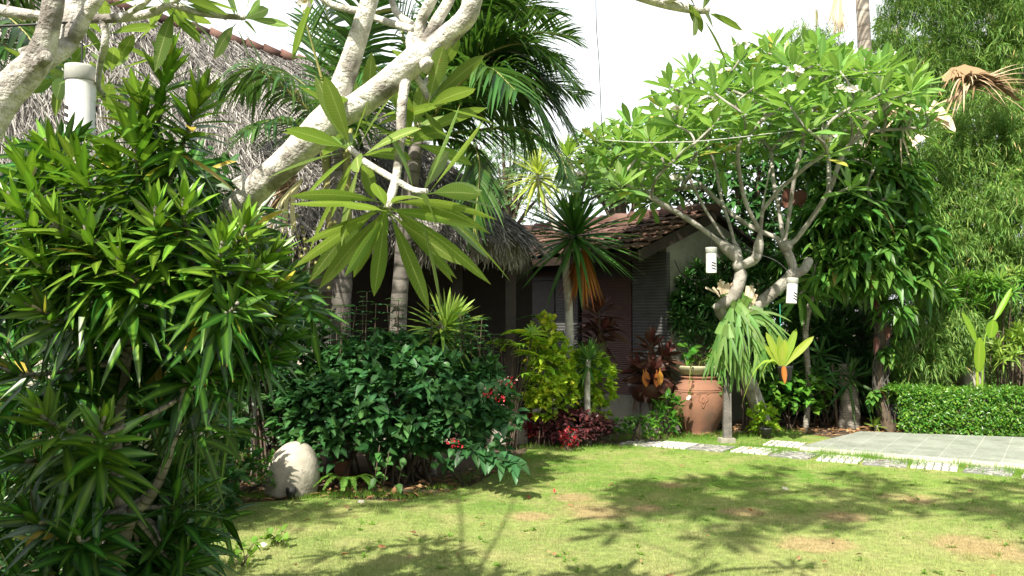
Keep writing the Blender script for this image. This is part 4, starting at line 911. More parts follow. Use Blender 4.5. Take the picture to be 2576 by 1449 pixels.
def extra1(root):
    mb = MB()
    for dx in (-14, 4, 18): tube(mb, [P(855 + dx, 620, 9.5), P(848 + dx * 1.2, 520, 9.5), P(842 + dx * 1.6, 400, 9.5), P(830 + dx * 3, 320, 9.5)], [.05, .07, .05, .02], 8, 4)
    mb.build('leaf_base', M['rachis'], root)
    mb = MB(); 
    for k in range(26):
        a = P(735 + R.normal() * 12, 455 + R.normal() * 12, 9.2); b = P(640 + R.normal() * 40, 530 + k * 3, 9.3); tube(mb, [a, (a + b) / 2 + A([0, 0, .05]), b], [.012, .01, .004], 5, 3)
    mb.build('dry_sheath', M['dry'], root)
    mb = MB()
    for k in range(14):
        a = P(760, 450, 9.1); b = P(690 + R.uniform(-12, 60), 560 + R.uniform(0, 60), 9.1); tube(mb, [a, a * .4 + b * .6 + A([-.05, 0, .12]), b], [.014, .012, .006], 5, 4)
    mb.build('flower_stalk', M['wax'], root)
    for k in range(40):
        mb = MB(); p = P(800 + R.normal() * 40, 620 + R.normal() * 35, 9.25 + R.normal() * .1); lathe(mb, [(.0, -.022), (.016, -.014), (.02, 0), (.015, .014), (0, .02)], p, 7); mb.build('nutlet', M['rachis'], root)
coconut('coconut palm with a ringed trunk left of the verandah opening and drooping torn fronds', (*P(858, 800, 9.5)[:2], 0),
    [A([*P(856, 800, 9.5)[:2], -.05]), P(858, 900, 9.5), P(858, 780, 9.5), P(862, 700, 9.5), P(858, 600, 9.5), P(850, 480, 9.5), P(850, 360, 9.5)], [.15, .112, .105, .105, .10, .10, .06],
    [fr(c1, [(760, 260, 9.3), (640, 175, 9.1), (560, 215, 9.0)], hang=1.5, n=40, L=.6), fr(c1, [(810, 200, 9.4), (782, 100, 9.3), (760, 20, 9.2)], hang=.3, n=34, L=.5, W=.03, ragged=.2),
     fr(c1, [(845, 200, 9.7), (835, 90, 9.9), (800, -60, 10)], hang=.6, n=40), fr(c1, [(895, 190, 9.4), (920, 60, 9.2), (960, -60, 9.0)], hang=.8), fr(c1, [(780, 330, 9.0), (700, 300, 8.6), (620, 330, 8.3)], hang=1.3, n=34, L=.5),
     fr(c1, [(800, 250, 9.9), (700, 180, 10.2), (600, 230, 10.4)], hang=1.3, n=40), fr(c1, [(900, 250, 10), (1000, 160, 10.6), (1090, 200, 11)], hang=1.1), fr(c1, [(880, 260, 9.0), (930, 190, 8.6), (1000, 200, 8.2)], hang=1.1)],
    extra=extra1)
coconut('coconut palm with dense arching fronds and a ringed trunk in front of the verandah', (*P(1003, 820, 9.6)[:2], 0),
    [A([*P(1000, 820, 9.6)[:2], -.05]), P(1000, 900, 9.6), P(1003, 780, 9.6), P(1010, 680, 9.6), P(1020, 560, 9.55), P(1035, 450, 9.5), P(1050, 350, 9.5)], [.13, .098, .092, .088, .085, .085, .06],
    [fr(c2, [(1180, 170, 9.3), (1320, 110, 9.1), (1430, 200, 8.9)], hang=.85, n=76, L=.8, W=.032), fr(c2, [(1150, 120, 9.6), (1260, 10, 9.8), (1390, 40, 10)], hang=.7, n=76, L=.8, W=.032),
     fr(c2, [(1200, 250, 9.5), (1330, 200, 9.5), (1420, 300, 9.4)], hang=.9, n=76, L=.72, W=.032), fr(c2, [(1150, 200, 10.2), (1270, 120, 10.6), (1400, 160, 11)], hang=.9, n=70, L=.8, W=.032),
     fr(c2, [(1180, 330, 9.2), (1310, 325, 9.0), (1400, 380, 8.9), (1428, 450, 8.8)], hang=.9, n=60, L=.38, W=.034, vee=.0), fr(c2, [(1150, 355, 9.3), (1205, 400, 9.1), (1190, 600, 9.0)], hang=1.0, n=44, L=.36, vee=-.1),
     fr(c2, [(1075, 180, 9.6), (1120, 20, 9.8), (1180, -120, 10)], hang=.7, n=46, L=.7), fr(c2, [(1030, 180, 9.5), (1000, 30, 9.5), (960, -100, 9.5)], hang=.7, n=46, L=.7),
     fr(c2, [(980, 220, 9.8), (900, 110, 10.1), (830, 80, 10.4)], hang=1.0, n=46, L=.7), fr(c2, [(1130, 240, 8.9), (1220, 170, 8.4), (1300, 230, 8.0)], hang=1.2, n=50, L=.62), fr(c2, [(1160, 280, 9.8), (1250, 250, 10.2), (1340, 350, 10.4)], hang=1.1, n=46, L=.6),
     fr(c2, [(1140, 220, 9.4), (1230, 90, 9.2), (1350, 130, 9.0)], hang=.8, n=70, L=.75, W=.032), fr(c2, [(1130, 270, 9.6), (1230, 190, 9.8), (1330, 250, 10)], hang=1.0, n=64, L=.7), fr(c2, [(1100, 230, 9.9), (1180, 120, 10.2), (1290, 120, 10.6)], hang=1.4, n=60, L=.75),
     fr(c2, [(1150, 230, 9.8), (1260, 130, 9.9), (1380, 210, 9.8)], hang=1.2, n=84, L=.8), fr(c2, [(1140, 160, 10), (1230, 40, 10.4), (1340, 30, 10.8)], hang=1.1, n=84, L=.85), fr(c2, [(1160, 260, 9.3), (1270, 190, 9.2), (1360, 290, 9.1)], hang=1.3, n=84, L=.75), fr(c2, [(1110, 150, 9.3), (1180, 20, 9.1), (1280, -20, 9.0)], hang=1.0, n=84, L=.8),
     fr(c2, [(1180, 190, 9.4), (1320, 90, 9.3), (1440, 90, 9.2)], hang=.4, n=70, L=.7, W=.03), fr(c2, [(1190, 240, 9.6), (1330, 190, 9.7), (1455, 240, 9.8)], hang=.45, n=70, L=.65, W=.03), fr(c2, [(1130, 180, 9.9), (1240, 30, 10.1), (1370, -40, 10.3)], hang=.4, n=70, L=.75, W=.03),
     fr(c2, [(980, 330, 10), (900, 300, 10.5), (840, 370, 11)], hang=1.1, n=40, L=.6)])
# palm frond that hangs in from the far left, from a palm outside the picture
def left_palm():
    root = thing('coconut_palm', 'palm at the left picture edge with only dark frond tips in view above the thatch', 'palm', (-5.6, 7.2, 0))
    mb = MB(); tube(mb, [A([-5.6, 7.2, -.05]), A([-5.5, 7.2, 2]), A([-5.45, 7.2, 4.4])], [.15, .11, .09], 12, 6, .01); mb.build('trunk', M['cocobark'], root); c = A([-5.45, 7.2, 4.4])
    for e in ([(-60, 10, 7.0), (60, 80, 6.8), (120, 190, 6.7)], [(-120, 100, 7), (-20, 100, 6.8), (60, 150, 6.6)], [(-250, -60, 7.2), (-100, -80, 7.6), (40, -20, 7.9)]):
        rb = MB(); lb = MB(); frond(rb, lb, [c] + [P(*p) for p in e], n=44, L=.6, hang=1.0); fo = lb.build('frond', M['palm'], root); rb.build('midrib', M['rachis'], fo)
    for k in range(7):
        a = k * .9 + .4; d = A([math.cos(a), math.sin(a), 0]); rb = MB(); lb = MB(); frond(rb, lb, [c, c + d * .9 + A([0, 0, .6]), c + d * 1.7 + A([0, 0, .6]), c + d * 2.3 + A([0, 0, -.1])], n=40, L=.6, hang=1.0)
        if k not in (0, 6): fo = lb.build('frond', M['palm'], root); rb.build('midrib', M['rachis'], fo)
left_palm()

# ------------------------------------------------------------------ bushes of the middle bed
def bush(name, label, cat, c, r, nt, k, L, W, mat, stems=10, base=None, group=None, stem_r=.012, **kw):
    g = A([c[0], c[1], 0]) if base is None else A(base, float)
    root = thing(name, label, cat, g, group); mb = MB(); tips = bush_leaves(mb, c, r, nt, k, L, W, **kw); mb.build('foliage', M[mat], root)
    if stems:
        mb = MB(); bush_stems(mb, g, tips, stems, stem_r, min(r[0], r[1]) * .3); mb.build('stem', M['twig'], root)
    return root, tips
def clero():
    c = P(985, 1020, 8.9)
    root, tips = bush('flowering_bush', 'large dark green heart leaved bush with red flowers beside the round stone', 'bush', (c[0], 8.95, .83), (1.2, .95, .62), 980, 7, .135, .082, 'clero', 40, (c[0], 8.9, 0), prof=ovate, lump=.14, droop=.55, upb=.45, low=-.75, fill=.5, n=4, stem_r=.014)
    # lower skirt, thin upright sprigs and the low branch that reaches over the lawn
    mb = MB()
    for x in np.concatenate([R.uniform(780, 1290, 90)]):
        p = P(x, R.uniform(960, 1160), 8.15 + R.rand() * .4); d = nrm(A([R.normal() * .5, -.8, .2]))
        N = 7; leaves(mb, p + rdir(N) * .09, nrm(d + rdir(N) * .9), A([0, -.4, .9]), R.uniform(.08, .15, N), .075, .7, ovate, 4)
    st = MB()
    for k in range(34):
        x = R.uniform(800, 1240); y1 = 850 - 60 * math.exp(-((x - 960) / 120) ** 2) + R.normal() * 18; a = P(x, 900, 8.9 + R.normal() * .3); b = P(x + R.normal() * 8, y1 - 35, a[1])
        tube(st, [a, (a + b) / 2, b], [.006, .005, .003], 5, 3)
        for s in np.linspace(.25, 1, 6):
            p = a * (1 - s) + b * s; e = rdir(2); e[:, 2] = .15; e[1] = -e[0]; e[1, 2] = .15; leaves(mb, [p, p], e, UPZ, R.uniform(.08, .13), .06, .5, ovate, 3)
    path = crom(A([P(1120, 1105, 8.4), P(1180, 1130, 8.1), P(1240, 1150, 7.9), P(1300, 1165, 7.8)]), 5); tube(st, path, [.008, .003], 5, 1)
    for p in path:
        N = 4; leaves(mb, p + rdir(N) * .02, nrm(rdir(N) + A([.3, -.4, -.2])), A([0, -.5, .9]), R.uniform(.09, .16, N), .085, .6, ovate, 5)
    for (x, y0, y1) in ((965, 1220, 1130), (1000, 1230, 1150), (940, 1225, 1120)):
        a, b = P(x, y0, 8.05), P(x + 15, y1, 8.05); tube(st, [a, b], [.005, .003], 5, 2); N = 7; leaves(mb, a + (b - a) * R.rand(N, 1), nrm(rdir(N) + A([0, -.5, 0])), A([0, -.5, .9]), R.uniform(.07, .11, N), .06, .5, ovate, 4, age=.9)
    mb.build('low_foliage', M['clero'], root); st.build('stem', M['twig'], root)
    for (x, y, Y) in ((1265, 965, 8.35), (1238, 985, 8.2), (1262, 1000, 8.15), (1285, 958, 8.45), (1225, 992, 8.15), (1132, 1112, 8.1), (1146, 1112, 8.05)):
        mb = MB(); wb = MB(); p = P(x, y, Y)
        for k in range(7): q = p + A([R.normal() * .032, R.normal() * .03 - .04, R.normal() * .018]); leaves(mb, [q] * 3, rdir(3), UPZ, .024, .017, .3, oval, 2)
        for k in range(6): q = p + A([R.normal() * .04, R.normal() * .03 - .04, R.normal() * .02 + .012]); leaves(wb, [q] * 3, rdir(2)[[0, 1, 0]], UPZ, .02, .015, .3, oval, 2)
        o = mb.build('flower_cluster', M['red'], root); wb.build('bract', M['pink'], o)
R.seed(8); clero()

# carved round stone
def stone():
    g = G(732, 1240); mb = MB(); h = .47
    pr = [(0.0, -.03), (.20, -.02), (.232, .06), (.237, .14), (.228, .23), (.20, .32), (.155, .39), (.10, .44), (.05, .463), (0.0, .468)]
    pr = crom(pr, 4); lathe(mb, pr, A([0, 0, 0]), 48, .03)
    V = mb.v[0]; n = lumps(6, 6); V *= (1 + .012 * n(V))[:, None]; V[:, 0] += .09 * V[:, 2]; V += g
    mb.a[0][:, 2] = .5
    tag(mb.build('stone', M['stone'], loc=g), 'pale egg shaped stone standing on the lawn edge left of the bush', 'stone')
stone()
def pot_lathe(name, label, cat, prof, loc, mat, k=36, **kw):
    mb = MB(); lathe(mb, prof, A(loc), k, .004); return tag(mb.build(name, M[mat], loc=loc), label, cat)
g = G(853, 1216); pot_lathe('clay_pot', 'small ribbed terracotta pot half hidden under the big bush', 'pot', [(0, 0), (.055, 0), (.06, .01), (.066, .03), (.064, .04), (.072, .06), (.07, .07), (.078, .10), (.076, .11), (.084, .15), (.086, .20), (.078, .20), (.074, .17), (0, .165)], (g[0], g[1] + .15, 0), 'terra')
g = G(735, 1238); pot_lathe('ground_light', 'small dark garden spotlight at the foot of the round stone', 'spotlight', [(0, 0), (.03, 0), (.035, .03), (.045, .05), (.048, .09), (.04, .095), (.035, .07), (0, .065)], (g[0] + .06, g[1] - .28, 0), 'blackplastic')

def fern(label, x, y, n=9, L=.28):
    g = G(x, y); root = thing('fern', label, 'fern', g); mb = MB(); st = MB()
    for k in range(n):
        a = R.uniform(-3.4, .3); d = A([math.cos(a), math.sin(a), 0]); pts = [g, g + d * L * .4 + A([0, 0, L * .55]), g + d * L * .8 + A([0, 0, L * .6]), g + d * L * 1.2 + A([0, 0, L * .3])]
        frond(st, mb, pts, 22, .045, .3, .016, .003, .1)
    mb.build('frond', M['boston'], root); st.build('stalk', M['rachis'], root)
fern('small bright fern at the foot of the bush right of the round stone', 875, 1238, 12, .26)

# sword leaved plants
def sword(name, label, cat, g, stem, crown, axis, n, L, W, mat, pmin=8, pmax=110, droop=.5, stem_r=(.05, .04), bark='stemgrey', skirt=0, fold=.25, wild=8, stemlen=.12):
    root = thing(name, label, cat, g)
    mb = MB(); tube(mb, stem, stem_r, 12, 5, .02); mb.build('trunk', M[bark], root)
    mb = MB(); rosette(mb, crown, axis, n, L, W, pmin, pmax, droop, strap, stemlen, fold, 6, .6, wild); mb.build('crown', M[mat], root)
    if skirt:
        mb = MB(); c = A(crown) - A([-.10, .06, .26]); k = skirt; an = R.rand(k) * 6.28; q = np.stack([np.cos(an), np.sin(an), np.full(k, -3.2)], 1) + R.normal(size=(k, 3)) * .3
        leaves(mb, c + np.stack([np.cos(an) * .05, np.sin(an) * .05, -R.rand(k) * .1], 1), q, np.stack([np.cos(an), np.sin(an), 0 * an], 1), R.uniform(.3, .75, k), .028, .2, strap, 5, .4); mb.build('dead_leaf', M['orangeleaf'], root)
    return root
y1 = P(1098, 850, 9.0); sword('spiky_plant', 'bright leaning sword leaved plant above the big bush before the verandah', 'plant', (*P(1090, 900, 9.0)[:2], 0), [A([*P(1085, 900, 9.0)[:2], 0]), P(1085, 940, 9), P(1095, 850, 9), P(1118, 815, 8.95)], P(1128, 808, 8.92), (.45, -.25, .75), 90, .50, .042, 'yuccalight', 4, 100, .55, (.06, .05, .05, .045), wild=6, stemlen=.18)
g = G(1440, 1085); sword('dragon_tree', 'dragon tree with a single grey trunk and a hanging skirt of dry orange leaves', 'tree', (P(1432, 870, 12)[0], 12, 0), [A([P(1425, 1000, 12)[0], 12, -.05]), P(1424, 950, 12), P(1432, 860, 12), P(1430, 760, 12), P(1424, 660, 12), P(1440, 590, 12)], P(1446, 580, 12), (.03, -.15, 1), 190, .98, .058, 'yucca', 3, 116, .42, (.09, .065, .058, .055, .055, .05), 'stemwhite', skirt=110, stemlen=.14, wild=7)
g = A([P(1478, 1062, 11.5)[0], 11.5, 0]); sword('dragon_tree', 'small dragon tree on a short white stem in front of the reed blind', 'tree', g, [g - A([0, 0, .05]), P(1477, 1000, g[1]), P(1478, 940, g[1]), P(1480, 905, g[1])], P(1482, 895, g[1]), (.05, -.15, 1), 60, .42, .032, 'yucca', 4, 115, .5, (.055, .042, .038, .03), 'stemwhite', stemlen=.15)
c = P(1352, 428, 15.5); sword('dragon_tree', 'tall dragon tree with yellow striped leaves above the end of the thatch', 'tree', (P(1440, 900, 15.5)[0], 15.5, 0), [A([P(1440, 900, 15.5)[0], 15.5, 0]), P(1430, 700, 15.5), P(1385, 540, 15.5), P(1356, 470, 15.5), c], c, (-.1, -.2, .8), 70, .70, .062, 'yellowspike', 5, 125, .45, (.06, .05, .045, .04, .035), 'stemwhite', stemlen=.2)
c = P(1428, 385, 16); sword('dragon_tree', 'tall dragon tree with lime leaves half behind the arching palm frond', 'tree', (P(1450, 900, 16)[0], 16, 0), [A([P(1450, 900, 16)[0], 16, 0]), P(1450, 600, 16), P(1440, 450, 16), c], c, (.1, -.1, .9), 60, .66, .06, 'yuccalight', 5, 115, .45, (.06, .05, .045, .035), 'stemwhite', stemlen=.2)
for (x, y, Y, n, lb) in ((1285, 850, 11.0, 12, 'fan leaved lady palm at the verandah edge right of the spiky plant'), (1325, 835, 11.7, 6, 'slim lady palm behind the yellow green shrub')):
    g = A([*P(x, y, Y)[:2], 0]); root = thing('lady_palm', lb, 'palm', g); mb = MB(); st = MB()
    for k in range(n):
        t = P(x + R.normal() * 38, y + R.normal() * 32 + 15, Y + R.normal() * .15); tube(st, [g + A([R.normal() * .03, R.normal() * .03, 0]), g * .6 + t * .4 + A([0, 0, .1]), t], [.008, .006, .004], 5, 3); d = nrm(A([R.normal() * .6, -.5 + R.normal() * .3, .35])); a, b = perp(d); an = np.linspace(-1.35, 1.35, 9)
        leaves(mb, np.repeat([t], 9, 0), np.cos(an)[:, None] * d + np.sin(an)[:, None] * a, b + A([0, 0, .4]), R.uniform(.2, .3, 9), .034, .7, strap, 4, .2)
    mb.build('fan_leaf', M['lime' if x < 1300 else 'yucca'], root); st.build('stem', M['twig'], root)
# yellow green shrub in two lobes, made of sprigs
c = P(1388, 960, 11.3); bush('lime_shrub', 'yellow green shrub glowing in the sun between the dark bush and the dragon tree', 'shrub', (c[0], 11.3, .85), (.36, .35, .66), 260, 8, .105, .066, 'lime', 22, prof=ovate, lump=.3, low=-.9, fill=.6, n=4, agef=1.0)
c = P(1480, 930, 11.75); bush('lime_shrub', 'leafy mid green shrub around the foot of the dragon tree', 'shrub', (c[0], 11.85, .72), (.30, .3, .52), 170, 8, .11, .068, 'lime', 16, prof=ovate, lump=.3, low=-.9, fill=.6, n=4, agef=.35)
# low purple and crimson bed plants
c = G(1455, 1128); bush('purple_plant', 'low mound of dark purple leaves at the lawn edge under the lime shrub', 'plant', (c[0], c[1] + .32, .22), (.50, .34, .21), 330, 7, .075, .048, 'purple', 30, prof=ovate, lump=.2, low=-.7, fill=.4, n=3)
c = G(1350, 1118); root, _ = bush('crimson_plant', 'thin stemmed crimson plant glowing red beside the purple mound', 'plant', (c[0], c[1] + .2, .20), (.16, .16, .17), 110, 7, .05, .02, 'redleaf', 40, prof=lanc, lump=.15, low=-.9, fill=.6, n=3)
c = G(1435, 1138); bush('crimson_plant', 'small crimson plant in front of the purple mound', 'plant', (c[0], c[1] + .08, .16), (.11, .1, .13), 45, 6, .05, .02, 'redleaf', 18, prof=lanc, lump=.15, low=-.9, fill=.6, n=3)
c = P(1595, 1060, 11.6); bush('ground_shrub', 'small green shrub in front of the concrete plinth', 'shrub', (c[0], 11.55, .18), (.32, .2, .17), 130, 7, .055, .035, 'hedge', 8, prof=ovate, lump=.3, low=-.6, n=3)

# bronze cordylines and their pot on the plinth
def cordyline(label, g, heads, n=26, L=.34, W=.085, mat='cordy'):
    root = thing('cordyline', label, 'plant', g); mb = MB(); st = MB()
    for (c, ax) in heads:
        c = A(c); rosette(mb, c, ax, n, L, W, 10, 112, .7, cordy, .3, .3, 6, .8, 9, .02); tube(st, [A(g, float), (A(g) + c) / 2 + A([.02, 0, 0]), c], [.016, .013, .01], 7, 4)
    mb.build('foliage', M[mat], root); st.build('stem', M['twig'], root); return root
pA = P(1507, 900, 12.3); cordyline('tall bronze cordyline before the reed blind right of the dragon tree', (pA[0], 12.45, 0), [(P(1506, 775, 12.45), (.05, -.2, .95)), (P(1515, 830, 12.45), (.3, -.3, .7))], 30, .42, .11)
pb = P(1637, 985, 12.4); pz = .46
prof = [(0, 0), (.20, 0), (.25, .05), (.30, .14), (.32, .22), (.315, .26), (.30, .265), (.27, .24), (0, .22)]
pot_lathe('bowl_pot', 'wide dark red brown pot standing on the concrete plinth', 'pot', prof, (pb[0], 12.45, pz - .02), 'brownpot')
r_ = cordyline('broad bronze cordyline growing in the dark pot on the plinth', (pb[0], 12.45, pz + .18), [(P(1640, 860, 12.4), (.0, -.25, .9)), (P(1605, 925, 12.3), (-.5, -.4, .6)), (P(1675, 890, 12.3), (.5, -.3, .7)), (P(1640, 930, 12.2), (.1, -.6, .5))], 26, .38, .10)
mb = MB(); 
for (x, y) in ((1624, 925), (1652, 930), (1660, 925), (1618, 930)): leaves(mb, [P(x, y, 12.05)], [(R.normal() * .1, -.1, -1)], [(0, -1, 0)], .24, .085, 0, cordy, 6, .3)
mb.build('dying_leaf', M['orangeleaf'], r_)

# ------------------------------------------------------------------ clay jar with its bowl, stake and small pots
g = G(1764, 1093); jl = (g[0] + .02, g[1] + .24, 0)
def jar():
    root = thing('clay_jar', 'big terracotta jar with a raised diamond ornament standing beside the path', 'jar', jl)
    pr = [(0, -.02), (.21, -.02), (.225, .02), (.27, .12), (.33, .26), (.365, .40), (.372, .50), (.355, .60), (.31, .68), (.25, .735), (.235, .75), (.255, .765), (.26, .785), (.235, .79), (.215, .76), (.20, .70)]
    pr = crom(pr, 3); mb = MB(); lathe(mb, pr, A(jl), 56, .003); body = mb.build('body', M['terra'], root)
    rad = lambda z: float(np.interp(z, pr[:45, 1], pr[:45, 0]))
    mb = MB()
    for z, r in ((.585, .008), (.612, .006)):
        an = np.linspace(0, 2 * np.pi, 49); tube(mb, np.stack([jl[0] + (rad(z) + .002) * np.cos(an), jl[1] + (rad(z) + .002) * np.sin(an), np.full(49, z)], 1), r, 6, 1, cap=False)
    for a0 in (-1.62, -.55, -2.7, 1.6):
        loop = [(-.24, .575), (-.12, .55), (-.17, .49), (-.08, .45), (0, .37), (.08, .45), (.17, .49), (.12, .55), (.24, .575)]
        tube(mb, [(jl[0] + (rad(z) + .003) * math.cos(a0 + a), jl[1] + (rad(z) + .003) * math.sin(a0 + a), z) for a, z in loop], .008, 6, 3)
        tube(mb, [(jl[0] + (rad(z) + .003) * math.cos(a0 + a), jl[1] + (rad(z) + .003) * math.sin(a0 + a), z) for a, z in ((0, .54), (-.05, .49), (0, .44), (.05, .49), (0, .54))], .009, 6, 3)
    mb.build('ornament', M['terra'], body)
jar()
bl = (jl[0] - .01, jl[1], .785)
pot_lathe('stone_bowl', 'shallow mossy stone bowl resting on top of the clay jar', 'bowl', [(0, 0), (.16, 0), (.24, .035), (.31, .095), (.335, .13), (.34, .155), (.315, .155), (.30, .13), (0, .11)], bl, 'bowl')
def bowlplant():
    g = A(bl) + A([0, 0, .12]); root = thing('water_plant', 'round leaved plants growing out of the stone bowl on the jar', 'plant', g); mb = MB(); st = MB()
    for k in range(26):
        b = g + A([R.uniform(-.26, .28), R.uniform(-.2, .2), 0]); t = b + A([R.normal() * .10, -.05 + R.normal() * .08, R.uniform(.05, .32)]); tube(st, [b, (b + t) / 2 + A([.01, 0, .02]), t], [.005, .003], 5, 3)
        leaves(mb, [t], [(R.normal(), -.6, R.uniform(-.2, .8))], [(R.normal() * .3, -.6, .7)], R.uniform(.11, .19), R.uniform(.085, .13), .4, heart, 5, .2)
    p0 = g + A([-.16, -.3, .05])
    tube(st, [p0, p0 + A([-.03, -.08, -.15]), p0 + A([-.05, -.1, -.4])], [.005, .003], 5, 4)
    for k in range(12): leaves(mb, [p0 + A([-.05 * k / 12, -.03 - .08 * k / 12, -.38 * k / 12])], rdir(1), UPZ, .05, .03, .3, ovate, 3)
    for k in range(10): leaves(mb, [p0 + A([.44 + R.normal() * .03, .0, -.1 - .4 * k / 12])], rdir(1), (0, -1, .3), .08, .05, .3, heart, 3)
    mb.build('foliage', M['hedge'], root); st.build('stalk', M['rachis'], root)
    mb = MB(); flower(mb, p0 + A([-.05, -.12, -.42]), (0, -1, .2), .03); flower(mb, p0 + A([-.06, -.12, -.44]), (-.4, -1, .2), .03); mb.build('flower', M['petal'], root)
bowlplant()
def stake():
    g = G(1826, 1113); root = thing('wooden_stake', 'weathered grey wooden post on a small concrete foot beside the jar', 'post', g); x, y, z = g
    mb = MB(); hexa(mb, [(x - .035, y - .03, .05), (x + .045, y - .03, .05), (x + .045, y + .04, .05), (x - .035, y + .04, .05)], [(x - .02, y - .03, .84), (x + .04, y - .03, .88), (x + .04, y + .03, .87), (x - .02, y + .03, .84)])
    hexa(mb, [(x + .047, y - .02, .05), (x + .075, y - .02, .05), (x + .075, y + .04, .05), (x + .047, y + .04, .05)], [(x + .043, y - .02, .62), (x + .07, y - .02, .64), (x + .07, y + .03, .63), (x + .043, y + .03, .62)])
    mb.build('shaft', M['greywood'], root, smooth=False); mb = MB(); box(mb, (x + .01, y, .02), (.19, .15, .075), .1); mb.build('foot', M['concrete'], root, smooth=False)
stake()
g = G(1925, 1102); pot_lathe('plant_pot', 'small dark plastic pot at the foot of the frangipani trunk', 'pot', [(0, 0), (.06, 0), (.08, .12), (.087, .125), (.087, .145), (.076, .145), (.074, .11), (0, .10)], (g[0], g[1] - .05, 0), 'blackplastic')
c = G(1925, 1098); bush('pothos', 'pale variegated creeper climbing the foot of the frangipani trunk', 'creeper', (c[0] - .03, c[1] - .05, .22), (.18, .14, .22), 34, 5, .12, .08, 'lime', 6, prof=heart, lump=.3, low=-.9, fill=.5, n=4, agef=.2)

# staghorn fern on the trunk
def staghorn():
    c = P(1850, 790, 11.6); root = thing('staghorn_fern', 'large staghorn fern hanging on the frangipani trunk above the jar', 'fern', c - A([0, 0, .6])); mb = MB()
    def antler(b, d, L, W, lvl=0, up=A([0, -1, .3])):
        d = nrm(d); seg_ = L * (.55 if lvl < 2 else 1)
        leaves(mb, [b], [d], [up + R.normal(size=3) * .2], seg_, W, .8, (lambda t: .75 + .5 * t ** 2) if lvl < 2 else strap, 5, .12)
        if lvl < 2:
            e = b + seg_ * (d + A([0, 0, -.8 / 2])); T = nrm(d + A([0, 0, -.9])); a = nrm(np.cross(T, up))
            for s in (-1, 1) if lvl else (-1, 0, 1):
                if s == 0 and R.rand() < .5: continue
                antler(e - T * .012, T + a * s * .28 + R.normal(size=3) * .1, L * .85, W * (.62 if lvl else .7), lvl + 1, up)
    for k in range(17): 
        x = R.uniform(1820, 1885); b = P(x, R.uniform(755, 850), 11.45 + R.normal() * .06); antler(b, A([(x - 1848) / 90 + R.normal() * .18, -.4 + R.normal() * .15, R.uniform(-.8, .2)]), R.uniform(.27, .40), R.uniform(.07, .11))
    for (dx, dz) in ((.9, .35), (1.0, .1), (.6, .6), (-.4, -.2)): antler(P(1870, 800, 11.45), A([dx, -.3, dz]), .5, .06, 1)
    mb.build('frond', M['fern'], root)
    mb = MB()
    for k in range(9): leaves(mb, [P(1835 + R.normal() * 8, 800 + R.normal() * 10, 11.55)], [(R.normal() * .45 - .05, -.25, 1)], [(0, -1, .2)], R.uniform(.3, .42), R.uniform(.14, .2), .1, lambda t: .5 + .8 * t, 6, .2, wavy=.05)
    mb.build('shield_frond', M['fern'], root)
    mb = MB()
    for k in range(26): leaves(mb, [P(1822 + R.normal() * 14, 742 + R.normal() * 6, 11.5)], [(-.35 + R.normal() * .45, -.1, .9)], [(0, -1, .2)], R.uniform(.10, .2), R.uniform(.03, .06), .2, lambda t: .6 + .4 * t, 4, .3)
    for k in range(10): leaves(mb, [P(1875 + R.normal() * 5, 800 + R.normal() * 5, 11.5)], [(.15 + R.normal() * .15, -.1, 1)], [(0, -1, .2)], R.uniform(.25, .42), .05, .0, lambda t: .7 + .3 * t, 4, .3)
    mb.build('dry_shield', M['drylight'], root)
staghorn()
def nestfern():
    c = P(1968, 920, 11.2); root = thing('nest_fern', 'pale green bird nest fern in a black pot hanging on a green string', 'fern', c - A([0, 0, .18])); mb = MB()
    for (dx, dz, L) in ((-.40, .9, .50), (-.12, 1, .42), (.05, 1.0, .36), (.28, .95, .53), (.62, .72, .54), (-.55, .75, .34), (-.02, .8, .30)): leaves(mb, [c + A([dx * .05, 0, 0])], [(dx, -.12, dz)], [(-.2 * dx, -.8, .3)], L, .105, .12, lambda t: np.minimum(.25 + 1.6 * t, 1) * (1 - t ** 4) ** .6, 8, .25, wavy=.05)
    for (dx, L) in ((-.75, .62), (-.5, .50)): leaves(mb, [c + A([dx * .12, -.02, .02])], [(dx, -.2, .62)], [(0, -.6, .8)], L, .05, 2.9, strap, 12, .25, wavy=.05)
    mb.build('frond', M['nest'], root)
    mb = MB(); leaves(mb, [c + A([-.02, -.12, -.0])], [(0, -.2, -1)], [(0, -1, 0)], .22, .075, 0, strap, 6, .2, wavy=.06); mb.build('dying_frond', M['orangeleaf'], root)
    mb = MB(); q = P(1990, 935, 11.25); lathe(mb, [(0, 0), (.07, 0), (.095, .16), (.10, .165), (.10, .19), (.085, .19), (.08, .15), (0, .14)], A([c[0] + .04, c[1] + .02, c[2] - .19]), 24); mb.build('pot', M['blackplastic'], root)
    mb = MB(); t = P(1962, 765, 11.6); k_ = P(1964, 858, 11.25); tube(mb, [t, (t + k_) / 2, k_], .006, 5, 2); mb.build('string', M['greenstring'], root)
    mb = MB()
    for s in (-.06, .14): tube(mb, [k_, A([c[0] + s, c[1], c[2]])], .003, 4, 2)
    mb.build('hanger', M['wire'], root)
nestfern()

